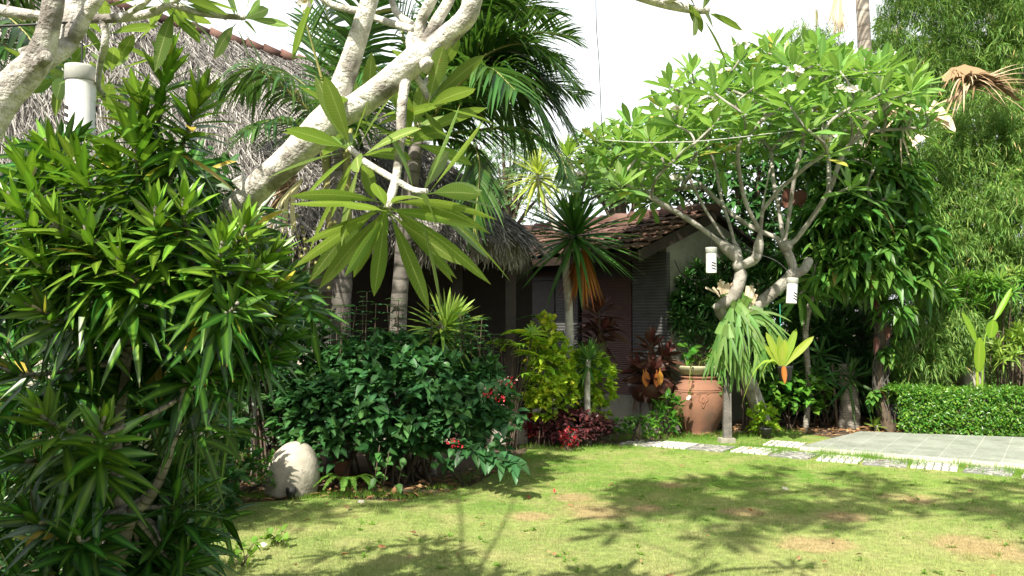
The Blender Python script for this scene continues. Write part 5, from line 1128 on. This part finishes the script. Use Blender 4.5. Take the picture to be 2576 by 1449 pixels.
# ------------------------------------------------------------------ dark planting behind the jar and the path
def rbush(name, label, cat, c, r, n, k, L, W, mat, prof=strap, low=-.4, droop=.6, stems=8, group=None, pmin=15, pmax=105, base=None, fill=.5, lump=.25):
    """shrub made of leafy rosettes"""
    c = A(c, float); r = A(r, float); g = A([c[0], c[1], 0]) if base is None else A(base); root = thing(name, label, cat, g, group)
    v = rdir(n * 4); v = v[v[:, 2] > low][:n]; lf = lumps(5, 2.5); p = c + v * r * ((1 - fill * R.rand(len(v)) ** 2) * (1 + lump * lf(v)))[:, None]; p[:, 2] = np.maximum(p[:, 2], .08)
    mb = MB()
    for q, vv in zip(p, v): rosette(mb, q, vv * .6 + A([0, -.1, .6]) + R.normal(size=3) * .2, k, L * R.uniform(.8, 1.15), W, pmin, pmax, droop, prof, L * .6, .3, 4, .6, 10)
    mb.build('foliage', M[mat], root); st = MB(); bush_stems(st, g, p, stems, .014, min(r[0], r[1]) * .25); st.build('stem', M['twig'], root); return root
c = P(1745, 760, 12.9); rbush('dark_shrub', 'dark narrow leaved shrub before the cream gable wall behind the jar', 'shrub', (c[0] + .03, 12.8, 1.72), (.40, .2, .72), 74, 22, .20, .036, 'dark', song, low=-.7)
c = P(1875, 700, 12.95); rbush('dark_shrub', 'tall dark shrub behind the bent frangipani trunk', 'shrub', (c[0], 12.95, 1.75), (.55, .22, 1.2), 84, 24, .22, .04, 'dark', song, low=-.8)
c = P(2100, 880, 13.2); rbush('dark_shrub', 'dark arching strap leaved plant behind the hanging fern', 'shrub', (c[0] - .1, 13.4, .95), (.85, .5, .75), 40, 20, .42, .045, 'dark', strap, low=-.5, pmin=20, pmax=110)
c = P(2030, 760, 13.6); rbush('dark_shrub', 'dark shrub in the shade right of the hanging lamp on the trunk', 'shrub', (c[0] + .4, 14.2, 1.7), (1.0, .6, 1.1), 60, 22, .28, .045, 'dark', song, low=-.7)
c = P(1985, 1010, 12.9); bush('ground_shrub', 'low round leaved ground shrub behind the foot of the frangipani', 'shrub', (c[0], 13.0, .45), (.55, .35, .38), 120, 6, .13, .10, 'hedge', 8, prof=heart, lump=.3, low=-.6, fill=.5, n=4, agef=.35)
c = P(1660, 1080, 12.0); bush('ground_shrub', 'small leafy plant between the plinth and the clay jar', 'shrub', (c[0] + .08, 12.0, .28), (.16, .2, .27), 40, 6, .14, .05, 'hedge', 6, prof=lanc, lump=.3, low=-.6, n=3, agef=.1)

# tree with drooping leaves and a root wrapped trunk at the patio corner
def droop_tree():
    g = A([*G(2232, 1086)[:2], 0]); root = thing('drooping_leaf_tree', 'leafy tree with drooping glossy leaves and a root wrapped trunk at the patio corner', 'tree', g)
    Y = g[1] + .1; mb = MB(); pt = [(2238, 1090), (2225, 1040), (2215, 960), (2220, 860), (2212, 760), (2205, 650), (2190, 520), (2170, 420)]
    path = [P(x, y, Y) for x, y in pt]; path[0][2] = -.03
    tube(mb, path, [.10, .085, .08, .085, .085, .075, .06, .04], 12, 6, .03)
    for (x, y, Yy) in ((2100, 520, Y - .5), (2290, 560, Y - .6), (2130, 640, Y - .7), (2310, 660, Y - .4), (2250, 420, Y), (2080, 420, Y + .4)): e = P(x, y, Yy); s = path[5 if y > 500 else 6]; tube(mb, [s, (s + e) / 2 + A([0, 0, .12]), e], [.035, .022, .01], 7, 4)
    mb.build('trunk', M['twig'], root); mb = MB()
    for k in range(34):
        a = R.uniform(0, 6.28); y0, y1 = R.uniform(740, 900), R.uniform(930, 1080); pts = []
        for y in np.linspace(y0, y1, 9): q = np.interp(y, [p[1] for p in pt][::-1], [p[0] for p in pt][::-1]); c_ = P(q, y, Y); a += R.normal() * .35; pts.append(c_ + A([math.cos(a), math.sin(a), 0]) * R.uniform(.085, .12))
        tube(mb, pts, R.uniform(.004, .008), 5, 3)
    mb.build('aerial_root', M['greywood'], root)
    mb = MB()
    def spray(c, r, nt, L=.30): 
        v = rdir(nt); p = A(c) + v * A(r) * (.45 + .55 * R.rand(nt, 1) ** .5); k = 7; N = nt * k; b = np.repeat(p, k, 0)
        d = nrm(rdir(N) * A([1, 1, .5]) + np.repeat(v, k, 0) * .3 + A([0, -.1, -.25])); leaves(mb, b, d, A([0, 0, 1.]) + R.normal(size=(N, 3)) * .3, R.uniform(.4, 1.1, N) * L, R.uniform(.06, .10, N), R.uniform(.5, 1.6, N), lanc, 5, .25, R.rand(N) ** 3 * .8, .03)
    for (x, y, Yy, rx, rz, n) in ((2200, 500, Y, .75, .6, 110), (2110, 560, Y - .3, .6, .5, 90), (2280, 620, Y - .4, .55, .42, 90), (2160, 660, Y - .5, .65, .38, 100), (2290, 700, Y - .35, .35, .25, 45), (2090, 460, Y + .5, .7, .45, 80), (2230, 420, Y + .2, .5, .4, 60), (2225, 300, Y + .3, .35, .25, 26), (2040, 640, Y + .3, .5, .5, 70), (2230, 780, Y - .2, .22, .15, 16)): spray(P(x, y, Yy), (rx, .5, rz), n)
    for (x, y) in ((2225, 900), (2245, 980), (2205, 1000), (2240, 880)): spray(P(x, y, Y - .12), (.10, .08, .14), 5, .16)
    mb.build('crown', M['mango'], root)
    mb = MB(); 
    for (x, y) in ((2235, 820), (2200, 740), (2195, 720), (2160, 610), (2150, 560), (2205, 845)): leaves(mb, [P(x, y, Y - .45)], [(R.normal() * .2, -.1, -1)], [(0, -1, 0)], R.uniform(.2, .3), .09, 0, lanc, 5, .5)
    mb.build('dead_leaf', M['rust'], root)
droop_tree()
g = G(2245, 1082); sword('agave', 'little spiky striped plant at the foot of the root wrapped trunk', 'plant', (g[0] - .25, g[1] - .05, 0), [(g[0] - .25, g[1] - .05, -.02), (g[0] - .25, g[1] - .05, .03), (g[0] - .25, g[1] - .05, .08)], (g[0] - .25, g[1] - .05, .09), (0, -.1, 1), 26, .20, .03, 'yuccalight', 10, 85, .3, (.03, .03, .02), stemlen=.05)
def stump():
    g = A([*G(2135, 1072)[:2], 0]); root = thing('tree_stump', 'grey sawn tree stump standing in deep shade left of the root wrapped trunk', 'stump', g); mb = MB(); Y = g[1]
    tube(mb, [g - A([0, 0, .05]), P(2138, 1030, Y), P(2132, 960, Y), P(2128, 915, Y)], [.17, .145, .13, .125], 16, 5, .02); mb.build('trunk', M['stemgrey'], root)
    mb = MB(); box(mb, (g[0] - .22, g[1] - .05, .45), (.03, .03, .95), .2, .08); mb.build('prop', M['postwood'], root)
stump()
# a second frangipani with drooping leaves behind the right trunk
def dark_frangipani():
    g = A([4.25, 12.9, 0]); root = thing('frangipani_tree', 'shaded frangipani with long dark leaves behind the right trunk of the big one', 'tree', g)
    T = [(2045, 700, 12), (2075, 640, 12.1), (2010, 740, 11.9), (2110, 650, 12.2), (2180, 470, 12), (2230, 500, 11.9), (2150, 400, 12.3), (2200, 420, 12.1), (2100, 590, 12.3), (2150, 500, 12.6), (2060, 560, 12.8), (2250, 450, 12.4)]
    tips = [P(*t) for t in T]; pos, rad, ch, tp, td = grow([dict(pts=[g - A([0, 0, .05]), g + A([.05, 0, .7]), g + A([-.02, -.1, 1.4]), g + A([.1, -.1, 2.0])])], tips, .016, .4)
    mb = MB(); skeleton(mb, pos, rad, ch, 7); mb.build('trunk', M['stemgrey'], root); mb = MB()
    for p, d in zip(tp, td): rosette(mb, p, d + A([.1, -.3, .3]), 20, .42, .07, 25, 115, .7, plum, .15, .2, 5, .5, 9)
    mb.build('crown', M['mango'], root)
    for i in (0, 4, 9):
        mb = MB()
        for k in range(3): flower(mb, tp[i] + A([R.normal() * .05, -.08, .08 + R.normal() * .03]), (R.normal() * .3, -.6, .6), .045)
        mb.build('flower_cluster', M['petal'], root)
dark_frangipani()

# ------------------------------------------------------------------ bamboo, hedge and plants at the right
def bamboo(label, lobes, ns, base, culms, mat, L=.15, back=.5):
    base = A(base, float); root = thing('bamboo_clump', label, 'bamboo', base, 'bamboo clumps behind the hedge'); mb = MB(); cu = MB(); al = []
    for (c, r) in lobes:
        c = A(c, float); r = A(r, float); n = int(ns * 2.7 * r[0] * r[2]); v = rdir(n * 2); v = v[v[:, 1] < back][:n]; lf = lumps(7, 4)
        p = c + v * r * ((1 - .5 * R.rand(len(v)) ** 2) * (1 + .42 * lf(v) * 1.5))[:, None]; p = p[p[:, 2] > .15]; al.append(p)
        k = 8; N = len(p) * k; hd = nrm(v[:len(p)] * A([1, 1, .3]) * .5 + R.normal(size=(len(p), 3)) * .5 + A([-.1, -.25, -.45])); H = np.repeat(hd, k, 0); b = np.repeat(p, k, 0) + H * (np.tile(np.arange(k) / k, len(p)) * .13)[:, None]
        d = nrm(H * .7 + rdir(N) * .75); leaves(mb, b, d, A([0, -.2, 1.]) + R.normal(size=(N, 3)) * .3, R.uniform(.6, 1.15, N) * L, R.uniform(.011, .019, N), .6, lanc, 2, .2, R.rand(N) ** 2)
    mb.build('foliage', M[mat], root); p = np.concatenate(al)
    for i in R.choice(len(p), min(culms, len(p)), replace=False):
        t = p[i]; b = base + A([R.normal() * .25, R.normal() * .2, -.03]); tube(cu, [b, b * .7 + t * .3 + A([0, .15, .35 * (t[2])]), b * .3 + t * .7 + A([0, .1, .35 * t[2]]), t], [.022, .02, .013, .004], 6, 4, cap=False)
    cu.build('culm', M['culm'], root)
def bl_(x, y, Y, rx, ry, rz): return (P(x, y, Y), (rx, ry, rz))
bamboo('sunlit bamboo mass hanging in drapes behind the hedge at the middle height', [bl_(2440, 480, 14.0, 1.0, .7, 1.1), bl_(2420, 640, 13.7, .8, .7, .8), bl_(2580, 560, 13.6, .9, .7, 1.0), bl_(2500, 330, 14.2, .8, .7, .7), bl_(2620, 380, 13.9, .9, .7, .9), bl_(2350, 420, 13.8, .5, .5, .8), bl_(2330, 560, 13.6, .45, .4, .6)], 620, (7.8, 14.6, 0), 12, 'bamboo')
bamboo('shaded lower bamboo beside the root wrapped trunk', [bl_(2340, 850, 13.6, .7, .5, .8), bl_(2360, 700, 13.9, .6, .5, .6), bl_(2310, 960, 13.2, .4, .4, .4), bl_(2560, 760, 13.6, .8, .5, .7), bl_(2430, 930, 13.9, .7, .4, .6), bl_(2320, 880, 12.9, .5, .3, .6), bl_(2400, 840, 13.0, .4, .3, .5)], 620, (6.9, 14.4, 0), 7, 'bamboo')
bamboo('tall bamboo top rising above the dry palm leaves at the top right', [bl_(2330, 60, 16.5, 1.0, .8, 1.1), bl_(2480, 40, 16.5, 1.1, .8, .9), bl_(2300, 170, 16.2, .8, .7, .7), bl_(2600, 120, 16.0, .9, .8, 1.2), bl_(2440, 180, 16.6, 1.0, .7, .5), bl_(2380, -140, 16.8, 1.2, 1, 1.0), bl_(2540, 200, 16.4, 1.0, .7, .5), bl_(2580, -60, 16.8, 1.0, .8, .8)], 560, (8.4, 17.2, 0), 12, 'bamboo', .2, .9)
bamboo('wispy bamboo top behind the frangipani crown', [bl_(2040, 110, 18.5, .6, .5, .45), bl_(2110, 160, 18.2, .6, .5, .5)], 420, (6.6, 18.6, 0), 10, 'bamboo', .2, 1)
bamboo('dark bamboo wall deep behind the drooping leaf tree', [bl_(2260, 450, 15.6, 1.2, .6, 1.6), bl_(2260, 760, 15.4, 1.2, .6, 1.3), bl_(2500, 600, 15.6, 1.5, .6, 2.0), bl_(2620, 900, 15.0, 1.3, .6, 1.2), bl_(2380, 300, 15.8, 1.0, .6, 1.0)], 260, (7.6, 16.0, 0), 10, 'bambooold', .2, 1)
bamboo('bamboo drape beyond the right picture edge', [((8.9, 13.0, 2.4), (.9, .7, 2.0)), ((9.6, 13.6, 4.2), (1.0, .7, 1.6))], 260, (9.4, 14.0, 0), 14, 'bamboo')
def hedge():
    x0, x1 = P(2262, 1000, 12.1)[0], 8.6; root = thing('hedge', 'low clipped hedge of small glossy leaves along the back of the patio', 'hedge', ((x0 + x1) / 2, 12.2, 0)); mb = MB(); n = 5200
    def fy(x): return np.interp(x, [x0, x1], [12.05, 11.15])
    x = R.uniform(x0, x1, n); s = R.rand(n); fr_ = s < .55; y = fy(x) + np.where(fr_, R.rand(n) ** 2 * .10, R.rand(n) * .75); z = np.where(fr_, R.uniform(.04, .60, n), .60 + .0 * s); lf = lumps(7, 7); b = np.stack([x, y, z], 1); b += (lf(b) * .10)[:, None] * A([.3, -1, .9]) + R.normal(size=(n, 3)) * .03; b[:, 2] = np.maximum(b[:, 2], .04)
    o = np.where(fr_[:, None], A([0, -1, .35]), A([0, -.2, 1.])); k = 5; B = np.repeat(b, k, 0); O = np.repeat(o, k, 0); N = len(B)
    leaves(mb, B + rdir(N) * .03, nrm(O * .6 + rdir(N) * .9), O + A([0, 0, .5]) + R.normal(size=(N, 3)) * .4, R.uniform(.035, .065, N), R.uniform(.022, .034, N), .4, ovate, 2, .25, R.rand(N) ** 2 * .8); mb.build('foliage', M['hedge'], root)
    st = MB()
    for k in range(70): xx = R.uniform(x0, x1); yy = fy(xx) + R.uniform(.1, .5); tube(st, [(xx, yy, -.03), (xx + R.normal() * .05, yy, .25), (xx + R.normal() * .12, yy - .05, .55)], [.009, .007, .003], 5, 2)
    st.build('stem', M['twig'], root)
hedge()
def heliconia():
    g = A([*P(2462, 960, 12.3)[:2], 0]); Y = 12.3; root = thing('young_banana_plant', 'young banana like plant with tall pale green leaves rising behind the hedge', 'plant', g); mb = MB(); st = MB()
    tube(st, [g, P(2458, 940, Y), P(2460, 860, Y)], [.022, .02, .012], 8, 4); tube(st, [g + A([.02, 0, 0]), P(2472, 940, Y), P(2478, 850, Y), P(2500, 800, Y)], [.018, .014, .01, .007], 8, 4)
    bl2 = lambda t: np.sin(np.pi * np.clip(t * .95 + .03, 0, 1)) ** .55
    leaves(mb, [P(2462, 935, Y - .02)], [(.02, -.05, 1)], [(.1, -1, .1)], .46, .17, -.05, bl2, 10, .15); leaves(mb, [P(2455, 860, Y)], [(-.5, -.1, 1)], [(.4, -1, .3)], .48, .13, .1, bl2, 10, .3); leaves(mb, [P(2492, 850, Y)], [(.05, -.2, 1)], [(-.5, -1, .2)], .30, .15, .3, bl2, 8, .3, wavy=.04); leaves(mb, [P(2502, 805, Y)], [(.55, .1, .8)], [(-.6, -.8, .4)], .48, .08, -.2, bl2, 9, .4, wavy=.05)
    mb.build('leaf', M['heli'], root); st.build('stem', M['nest'], root)
heliconia()
mb = MB(); q = P(2445, 930, 13.1); tube(mb, [(q[0], 13.1, -.05), (q[0], 13.1, .6), (q[0] + .02, 13.1, 1.25), (q[0] + .02, 13.1, 1.3)], [.17, .165, .155, .14], 14, 3, .01); tag(mb.build('garden_post', M['concrete'], loc=(q[0], 13.1, 0)), 'rough grey pillar behind the young banana plant', 'pillar')
for i, (x, y, Y, lb) in enumerate(((2400, 740, 13.0, 'spiky leaved shrub against the bamboo left of the pillar'), (2520, 720, 12.9, 'spiky leaved shrub above the hedge near the right picture edge'), (2560, 880, 12.6, 'spiky leaved shrub low behind the right end of the hedge'), (2560, 690, 13.2, 'pale spiky leaved shrub highest against the bamboo at the right edge'))):
    c = P(x, y, Y); rbush('dracaena_shrub', lb, 'shrub', (c[0], Y, c[2]), (.42, .25, .34), 13, 24, .22, .034, 'yuccalight' if i in (2, 3) else 'hedge', song, low=-.3, group='spiky dracaena shrubs behind the hedge', base=(c[0] + .05, Y + .2, 0))

# coconut palm at the back right with dry leaves hanging below its crown
def right_coconut():
    b = P(2180, 800, 15.0); root = thing('coconut_palm', 'pale ringed coconut trunk rising behind the frangipani crown with dry hanging fronds', 'palm', (b[0], 15.0, 0)); mb = MB()
    tube(mb, [(b[0], 15, -.05), P(2182, 600, 15), P(2180, 400, 15), P(2178, 200, 15), P(2172, 60, 15), P(2166, -60, 15), P(2160, -220, 15)], [.17, .135, .125, .115, .11, .105, .10], 16, 6, .008); mb.build('trunk', M['cocobark_pale'], root)
    c = P(2160, -230, 15)
    for e in ([(2112, -60), (2108, 20), (2112, 92)],):
        mb = MB()
        for k in range(34): x = R.normal() * 9; tube(mb, [P(2118 + x * .3, -100, 14.9), P(2108 + x * .5, 0, 14.8), P(2106 + x * 1.5, R.uniform(60, 95), 14.75)], [.02, .028, .006], 5, 3)
        mb.build('dry_frond', M['drylight'], root)
    for k in range(9):
        a = k * .7 + .2; d = A([math.cos(a), math.sin(a), 0]); rb = MB(); lb = MB(); frond(rb, lb, [c, c + d * 1.0 + A([0, 0, .7]), c + d * 2.0 + A([0, 0, .6]), c + d * 2.7 + A([0, 0, -.2])], n=40, L=.7, hang=1.0); fo = lb.build('frond', M['palm'], root); rb.build('midrib', M['rachis'], fo)
right_coconut()
def dry_leaf(label, x, y, Y, kind):
    c = P(x, y, Y); root = thing('dry_palm_leaf', label, 'dead leaf', c); mb = MB()
    if kind == 0:
        for k in range(3): leaves(mb, [P(2375 + k * 22, 205, Y)], [(.9, -.2, .35 - k * .2)], [(0, -.5, .8)], .75, .36, .8, lambda t: .5 + .7 * np.sin(np.pi * t), 8, .5, wavy=.04)
        for k in range(46): a = P(2440 + R.normal() * 18, 215 + R.normal() * 10, Y - .1); leaves(mb, [a], [(R.uniform(-.7, .7), -.4, R.uniform(-.1, .5))], [(0, -.5, 1)], R.uniform(.35, .85), .032, 1.6, strap, 7, .3)
        for k in range(40): a = P(2440 + R.normal() * 14, 220, Y); leaves(mb, [a], [(1, R.normal() * .3, .35 + R.normal() * .22)], [(0, -.5, 1)], R.uniform(.5, 1.05), .03, .5, strap, 5, .3)
    else:
        for k in range(2): leaves(mb, [P(2255 + k * 15, 275 - k * 10, Y)], [(.8, -.3, .1 - k * .25)], [(-.1, -.8, .5)], .7, .38, .9, lambda t: np.sin(np.pi * np.clip(t * .9 + .08, 0, 1)) ** .6, 9, .5, wavy=.03)
        leaves(mb, [P(2345, 345, Y - .1)], [(-.9, -.2, -.2)], [(0, -.4, 1)], .34, .22, .5, lanc, 7, .6); leaves(mb, [P(2290, 285, Y)], [(.15, -.1, 1)], [(0, -1, 0)], .3, .14, .4, lanc, 7, .5)
        for k in range(36): a = P(2240 + R.normal() * 12, 280 + R.normal() * 8, Y); leaves(mb, [a], [(R.uniform(-1.2, .2), -.3, R.uniform(-.7, .2))], [(0, -.5, 1)], R.uniform(.4, 1.1), .035, .5, strap, 5, .3)
    mb.build('blade', M['dry'] if kind == 0 else M['drylight'], root)
    mb = MB()
    if kind == 0: tube(mb, [P(2440, 220, Y), P(2360, 265, Y), P(2250, 285, Y + .2), P(2180, 300, Y + .4)], [.035, .03, .025, .02], 7, 4)
    else: tube(mb, [P(2300, 290, Y), P(2240, 285, Y), P(2180, 310, Y + .4)], [.03, .028, .02], 7, 4)
    mb.build('stalk', M['drylight'], root)
dry_leaf('large dry brown palm leaf with curled sheath caught on top of the bamboo', 2440, 220, 13.2, 0)
dry_leaf('folded bleached palm leaf hanging between the frangipani and the bamboo', 2300, 310, 12.9, 1)
mb = MB(); leaves(mb, [P(2000, 480, 12.0)], [(-.6, -.2, -.8)], [(0, -1, .3)], .30, .26, .1, lanc, 6, .5, wavy=.06); leaves(mb, [P(2008, 478, 12.0)], [(.1, -.2, -1)], [(-.4, -1, .3)], .24, .2, .1, lanc, 6, .5, wavy=.06)
tag(mb.build('dead_leaf', M['rust'], loc=P(2000, 480, 12.0)), 'curled rust brown dead leaf caught among the frangipani branches', 'dead leaf')

# trees behind everything
def leafy_tree(name, label, g, c, r, nt, k, L, W, mat, group=None, trunk_r=.16, **kw):
    g = A(g, float); root = thing(name, label, 'tree', g, group); mb = MB(); tips = bush_leaves(mb, c, r, nt, k, L, W, **kw); mb.build('crown', M[mat], root); mb = MB(); c = A(c, float)
    tube(mb, [g - A([0, 0, .1]), (g + c) / 2 + A([.1, 0, 0]), c], [trunk_r, trunk_r * .75, trunk_r * .3], 9, 4, .02)
    for i in R.choice(len(tips), min(16, len(tips)), replace=False): s = g * .35 + c * .65; t = tips[i]; tube(mb, [s, (s + t) / 2 + A([0, 0, .15]), t], [trunk_r * .4, trunk_r * .25, .01], 6, 3, cap=False)
    mb.build('trunk', M['twig'], root); return root
c = P(1275, 420, 23); leafy_tree('acacia_tree', 'pale feathery tree seen through the gap above the thatch and tiles', (c[0], 23, 0), c, (1.7, 1.2, 1.8), 1500, 14, .11, .03, 'acacia', lump=.4, fill=.7, low=-.8, prof=oval, n=2)
c = P(1180, 520, 24); leafy_tree('acacia_tree', 'lower pale feathery tree behind the hip of the thatched roof', (c[0], 24, 0), c, (1.5, 1.2, 1.5), 900, 14, .11, .03, 'acacia', lump=.4, fill=.7, low=-.8, prof=oval, n=2)
for (x, y, Y, rx, rz, lb, nt) in ((1560, 400, 20, 1.3, 1.1, 'dark green tree behind the clay tile ridge', 330), (1900, 560, 16.5, 1.9, 2.2, 'dense dark tree behind the frangipani and the cream gable', 800), (2090, 420, 17, 1.8, 2.3, 'dense dark tree behind the pale coconut trunk', 800), (2020, 900, 15.4, 2.0, 1.3, 'dark low tree closing the shade behind the stump', 700), (2760, 700, 17, 2.4, 3.2, 'dense tree behind the bamboo beyond the right edge', 700), (2480, 160, 19, 2.2, 1.5, 'feathery tree filling the sky behind the top of the bamboo', 420)):
    c = P(x, y, Y); leafy_tree('shade_tree', lb, (c[0], Y, 0), c, (rx, 1.0, rz), nt, 8, .26, .085, 'mango' if y < 500 else 'dark', 'trees behind the garden', lump=.35, fill=.6, low=-.9, prof=lanc, droop=.9, n=3)

# ------------------------------------------------------------------ under and behind the near shrub on the left
c = P(625, 1160, 8.0); bush('ground_cover_shrub', 'low bright leaved plant left of the round stone', 'plant', (c[0] - .15, 8.2, .2), (.5, .35, .24), 190, 7, .05, .03, 'hedge', 8, prof=ovate, lump=.3, low=-.6, n=3, agef=.5)
for i, (x, y, Y, rx, rz, lb, mt) in enumerate(((420, 1130, 7.2, .8, .75, 'dark undergrowth shrub seen through the forked stem of the near shrub', 'dark'), (150, 1100, 6.4, .9, .9, 'dark undergrowth shrub at the left edge behind the near shrub', 'dark'), (60, 1350, 4.9, .7, .45, 'low dark shrub at the bottom left corner', 'dark'), (-250, 900, 6.6, 1.2, 1.3, 'dark undergrowth shrub outside the left edge', 'dark'), (640, 1000, 9.9, .7, .55, 'dark shrub in the shade between the round stone and the cream house wall', 'dark'), (430, 620, 8.3, .75, 1.0, 'tall dark shrub added behind the near shrub to shade the flowering bush', 'dark'), (650, 850, 8.9, .55, .9, 'dark shrub between the near shrub and the cream house wall', 'dark'))):  # tall shrub before the eave is added to shade the flowering bush
    c = P(x, y, Y); bush('undergrowth_shrub', lb, 'shrub', (c[0], Y, max(.4, c[2])), (rx, .5, rz), 260, 7, .16, .06, mt, 12, prof=lanc, lump=.3, low=-.8, n=3, group='dark undergrowth behind the near shrub')
mb = MB(); q = G(640, 1110); box(mb, (P(640, 1060, 9.0)[0], 9.0, .52), (.055, .055, 1.0)); tag(mb.build('white_post', M['whitepaint'], loc=(P(640, 1060, 9.0)[0], 9.0, 0)), 'short white post in the shade behind the round stone', 'post')
q = P(608, 1090, 9.3); pot_lathe('orange_pot', 'orange clay pot in the shade beside the white post', 'pot', [(0, 0), (.14, 0), (.17, .2), (.19, .42), (.205, .43), (.205, .48), (.18, .48), (.17, .4), (0, .38)], (q[0], 9.3, .0), 'terra')
def seedling(label, x, y, n, L, s):
    g = G(x, y); root = thing('seedling', label, 'plant', g); mb = MB(); st = MB()
    for k in range(n): t = g + A([R.normal() * s, R.normal() * s, R.uniform(.04, .13)]); tube(st, [g, (g + t) / 2 + A([0, 0, .02]), t], [.004, .003], 5, 2); leaves(mb, [t] * 4, nrm(rdir(4) + A([0, 0, .4])), UPZ, R.uniform(.5, 1, 4) * L, L * .5, .5, ovate, 4)
    mb.build('foliage', M['tuft'], root); st.build('stem', M['twig'], root)
seedling('small yellow green seedling on the lawn near the bottom left', 700, 1375, 6, .085, .05)
seedling('leafy seedling at the lawn edge under the near shrub', 610, 1425, 9, .09, .08)
def fallen(name, label, cat, x, y, fn, mat, group=None):
    g = G(x, y) + A([0, 0, .03]); mb = MB(); fn(mb, g); tag(mb.build(name, M[mat], loc=g), label, cat, group)
ff = lambda mb, g: (flower(mb, g, (.1, -.3, 1), .036),)
fallen('fallen_flower', 'white flower fallen on the lawn below the fern', 'flower', 908, 1274, ff, 'petal', 'fallen flowers'); fallen('fallen_flower', 'white flower fallen far out on the lawn under the patio', 'flower', 1975, 1240, ff, 'petal', 'fallen flowers'); fallen('fallen_flower', 'white flower fallen beside the yellow green seedling', 'flower', 660, 1385, ff, 'petal', 'fallen flowers')
lf_ = lambda L, W: (lambda mb, g: leaves(mb, [g], [nrm(rdir(1)[0] * A([1, 1, .1]))], [(R.normal() * .3, R.normal() * .3, 1)], L, W, .1, lanc, 4, .6))
for (x, y, L, W, lb) in ((875, 1282, .08, .05, 'brown fallen leaf on the shaded lawn left of the white flower'), (1790, 1228, .12, .02, 'thin straw coloured leaf lying on the open lawn'), (1545, 1222, .1, .02, 'dry narrow leaf on the lawn beside the bush shadow'), (855, 1408, .07, .05, 'rusty fallen leaf on the lawn at the bottom'), (1030, 1248, .13, .06, 'large brown fallen leaf at the edge of the bush')): fallen('fallen_leaf', lb, 'leaf', x, y, lf_(L, W), 'litter', 'fallen leaves on the lawn')
rf = lambda mb, g: leaves(mb, [g] * 4, rdir(4) * A([1, 1, .4]), UPZ, .03, .02, .2, oval, 2)
for (x, y, lb) in ((1330, 1255, 'red petals fallen on the lawn in the bush shadow'), (1265, 1270, 'red petals on the lawn left of the worn patch'), (1395, 1243, 'red petals on the lawn above the worn patches')): fallen('fallen_petals', lb, 'petals', x, y, rf, 'red', 'fallen red petals')

# unseen plants added outside the picture to block low sky and sunlight
rbush('variegated_shrub', 'unseen variegated shrub added outside the left edge to shade the near one', 'shrub', (-1.98, 1.85, 1.5), (.62, .42, 1.25), 170, 34, .225, .047, 'songdark', song, low=-.8, pmax=120)  # added to shade the lower leaves of the near shrub
for (x, y, z, rx, ry, rz, lb) in ((-4, -6.5, 3.2, 3.2, 1.6, 3.2, 'unseen leafy tree added behind the camera on the left'), (2.5, -7, 3.4, 3.2, 1.6, 3.4, 'unseen leafy tree added straight behind the camera'), (8.5, -5, 3.2, 3.0, 2.0, 3.3, 'unseen leafy tree added behind the camera on the right'), (-8.5, 0.5, 2.0, 1.6, 3.0, 2.0, 'unseen bushy tree added left of the camera'), (-9, 6.5, 1.8, 1.6, 2.6, 1.8, 'unseen bushy tree added left of the thatched house'), (13, 2, 3, 1.8, 3.6, 3.0, 'unseen bushy tree added right of the lawn')):  # dark trees added to lower the sky fill
    leafy_tree('shade_tree', lb, (x, y, 0), (x, y, z), (rx, ry, rz), 420, 8, .55, .24, 'dark', 'trees behind the garden', lump=.3, fill=.6, low=-.95, prof=lanc, droop=.9, n=2)
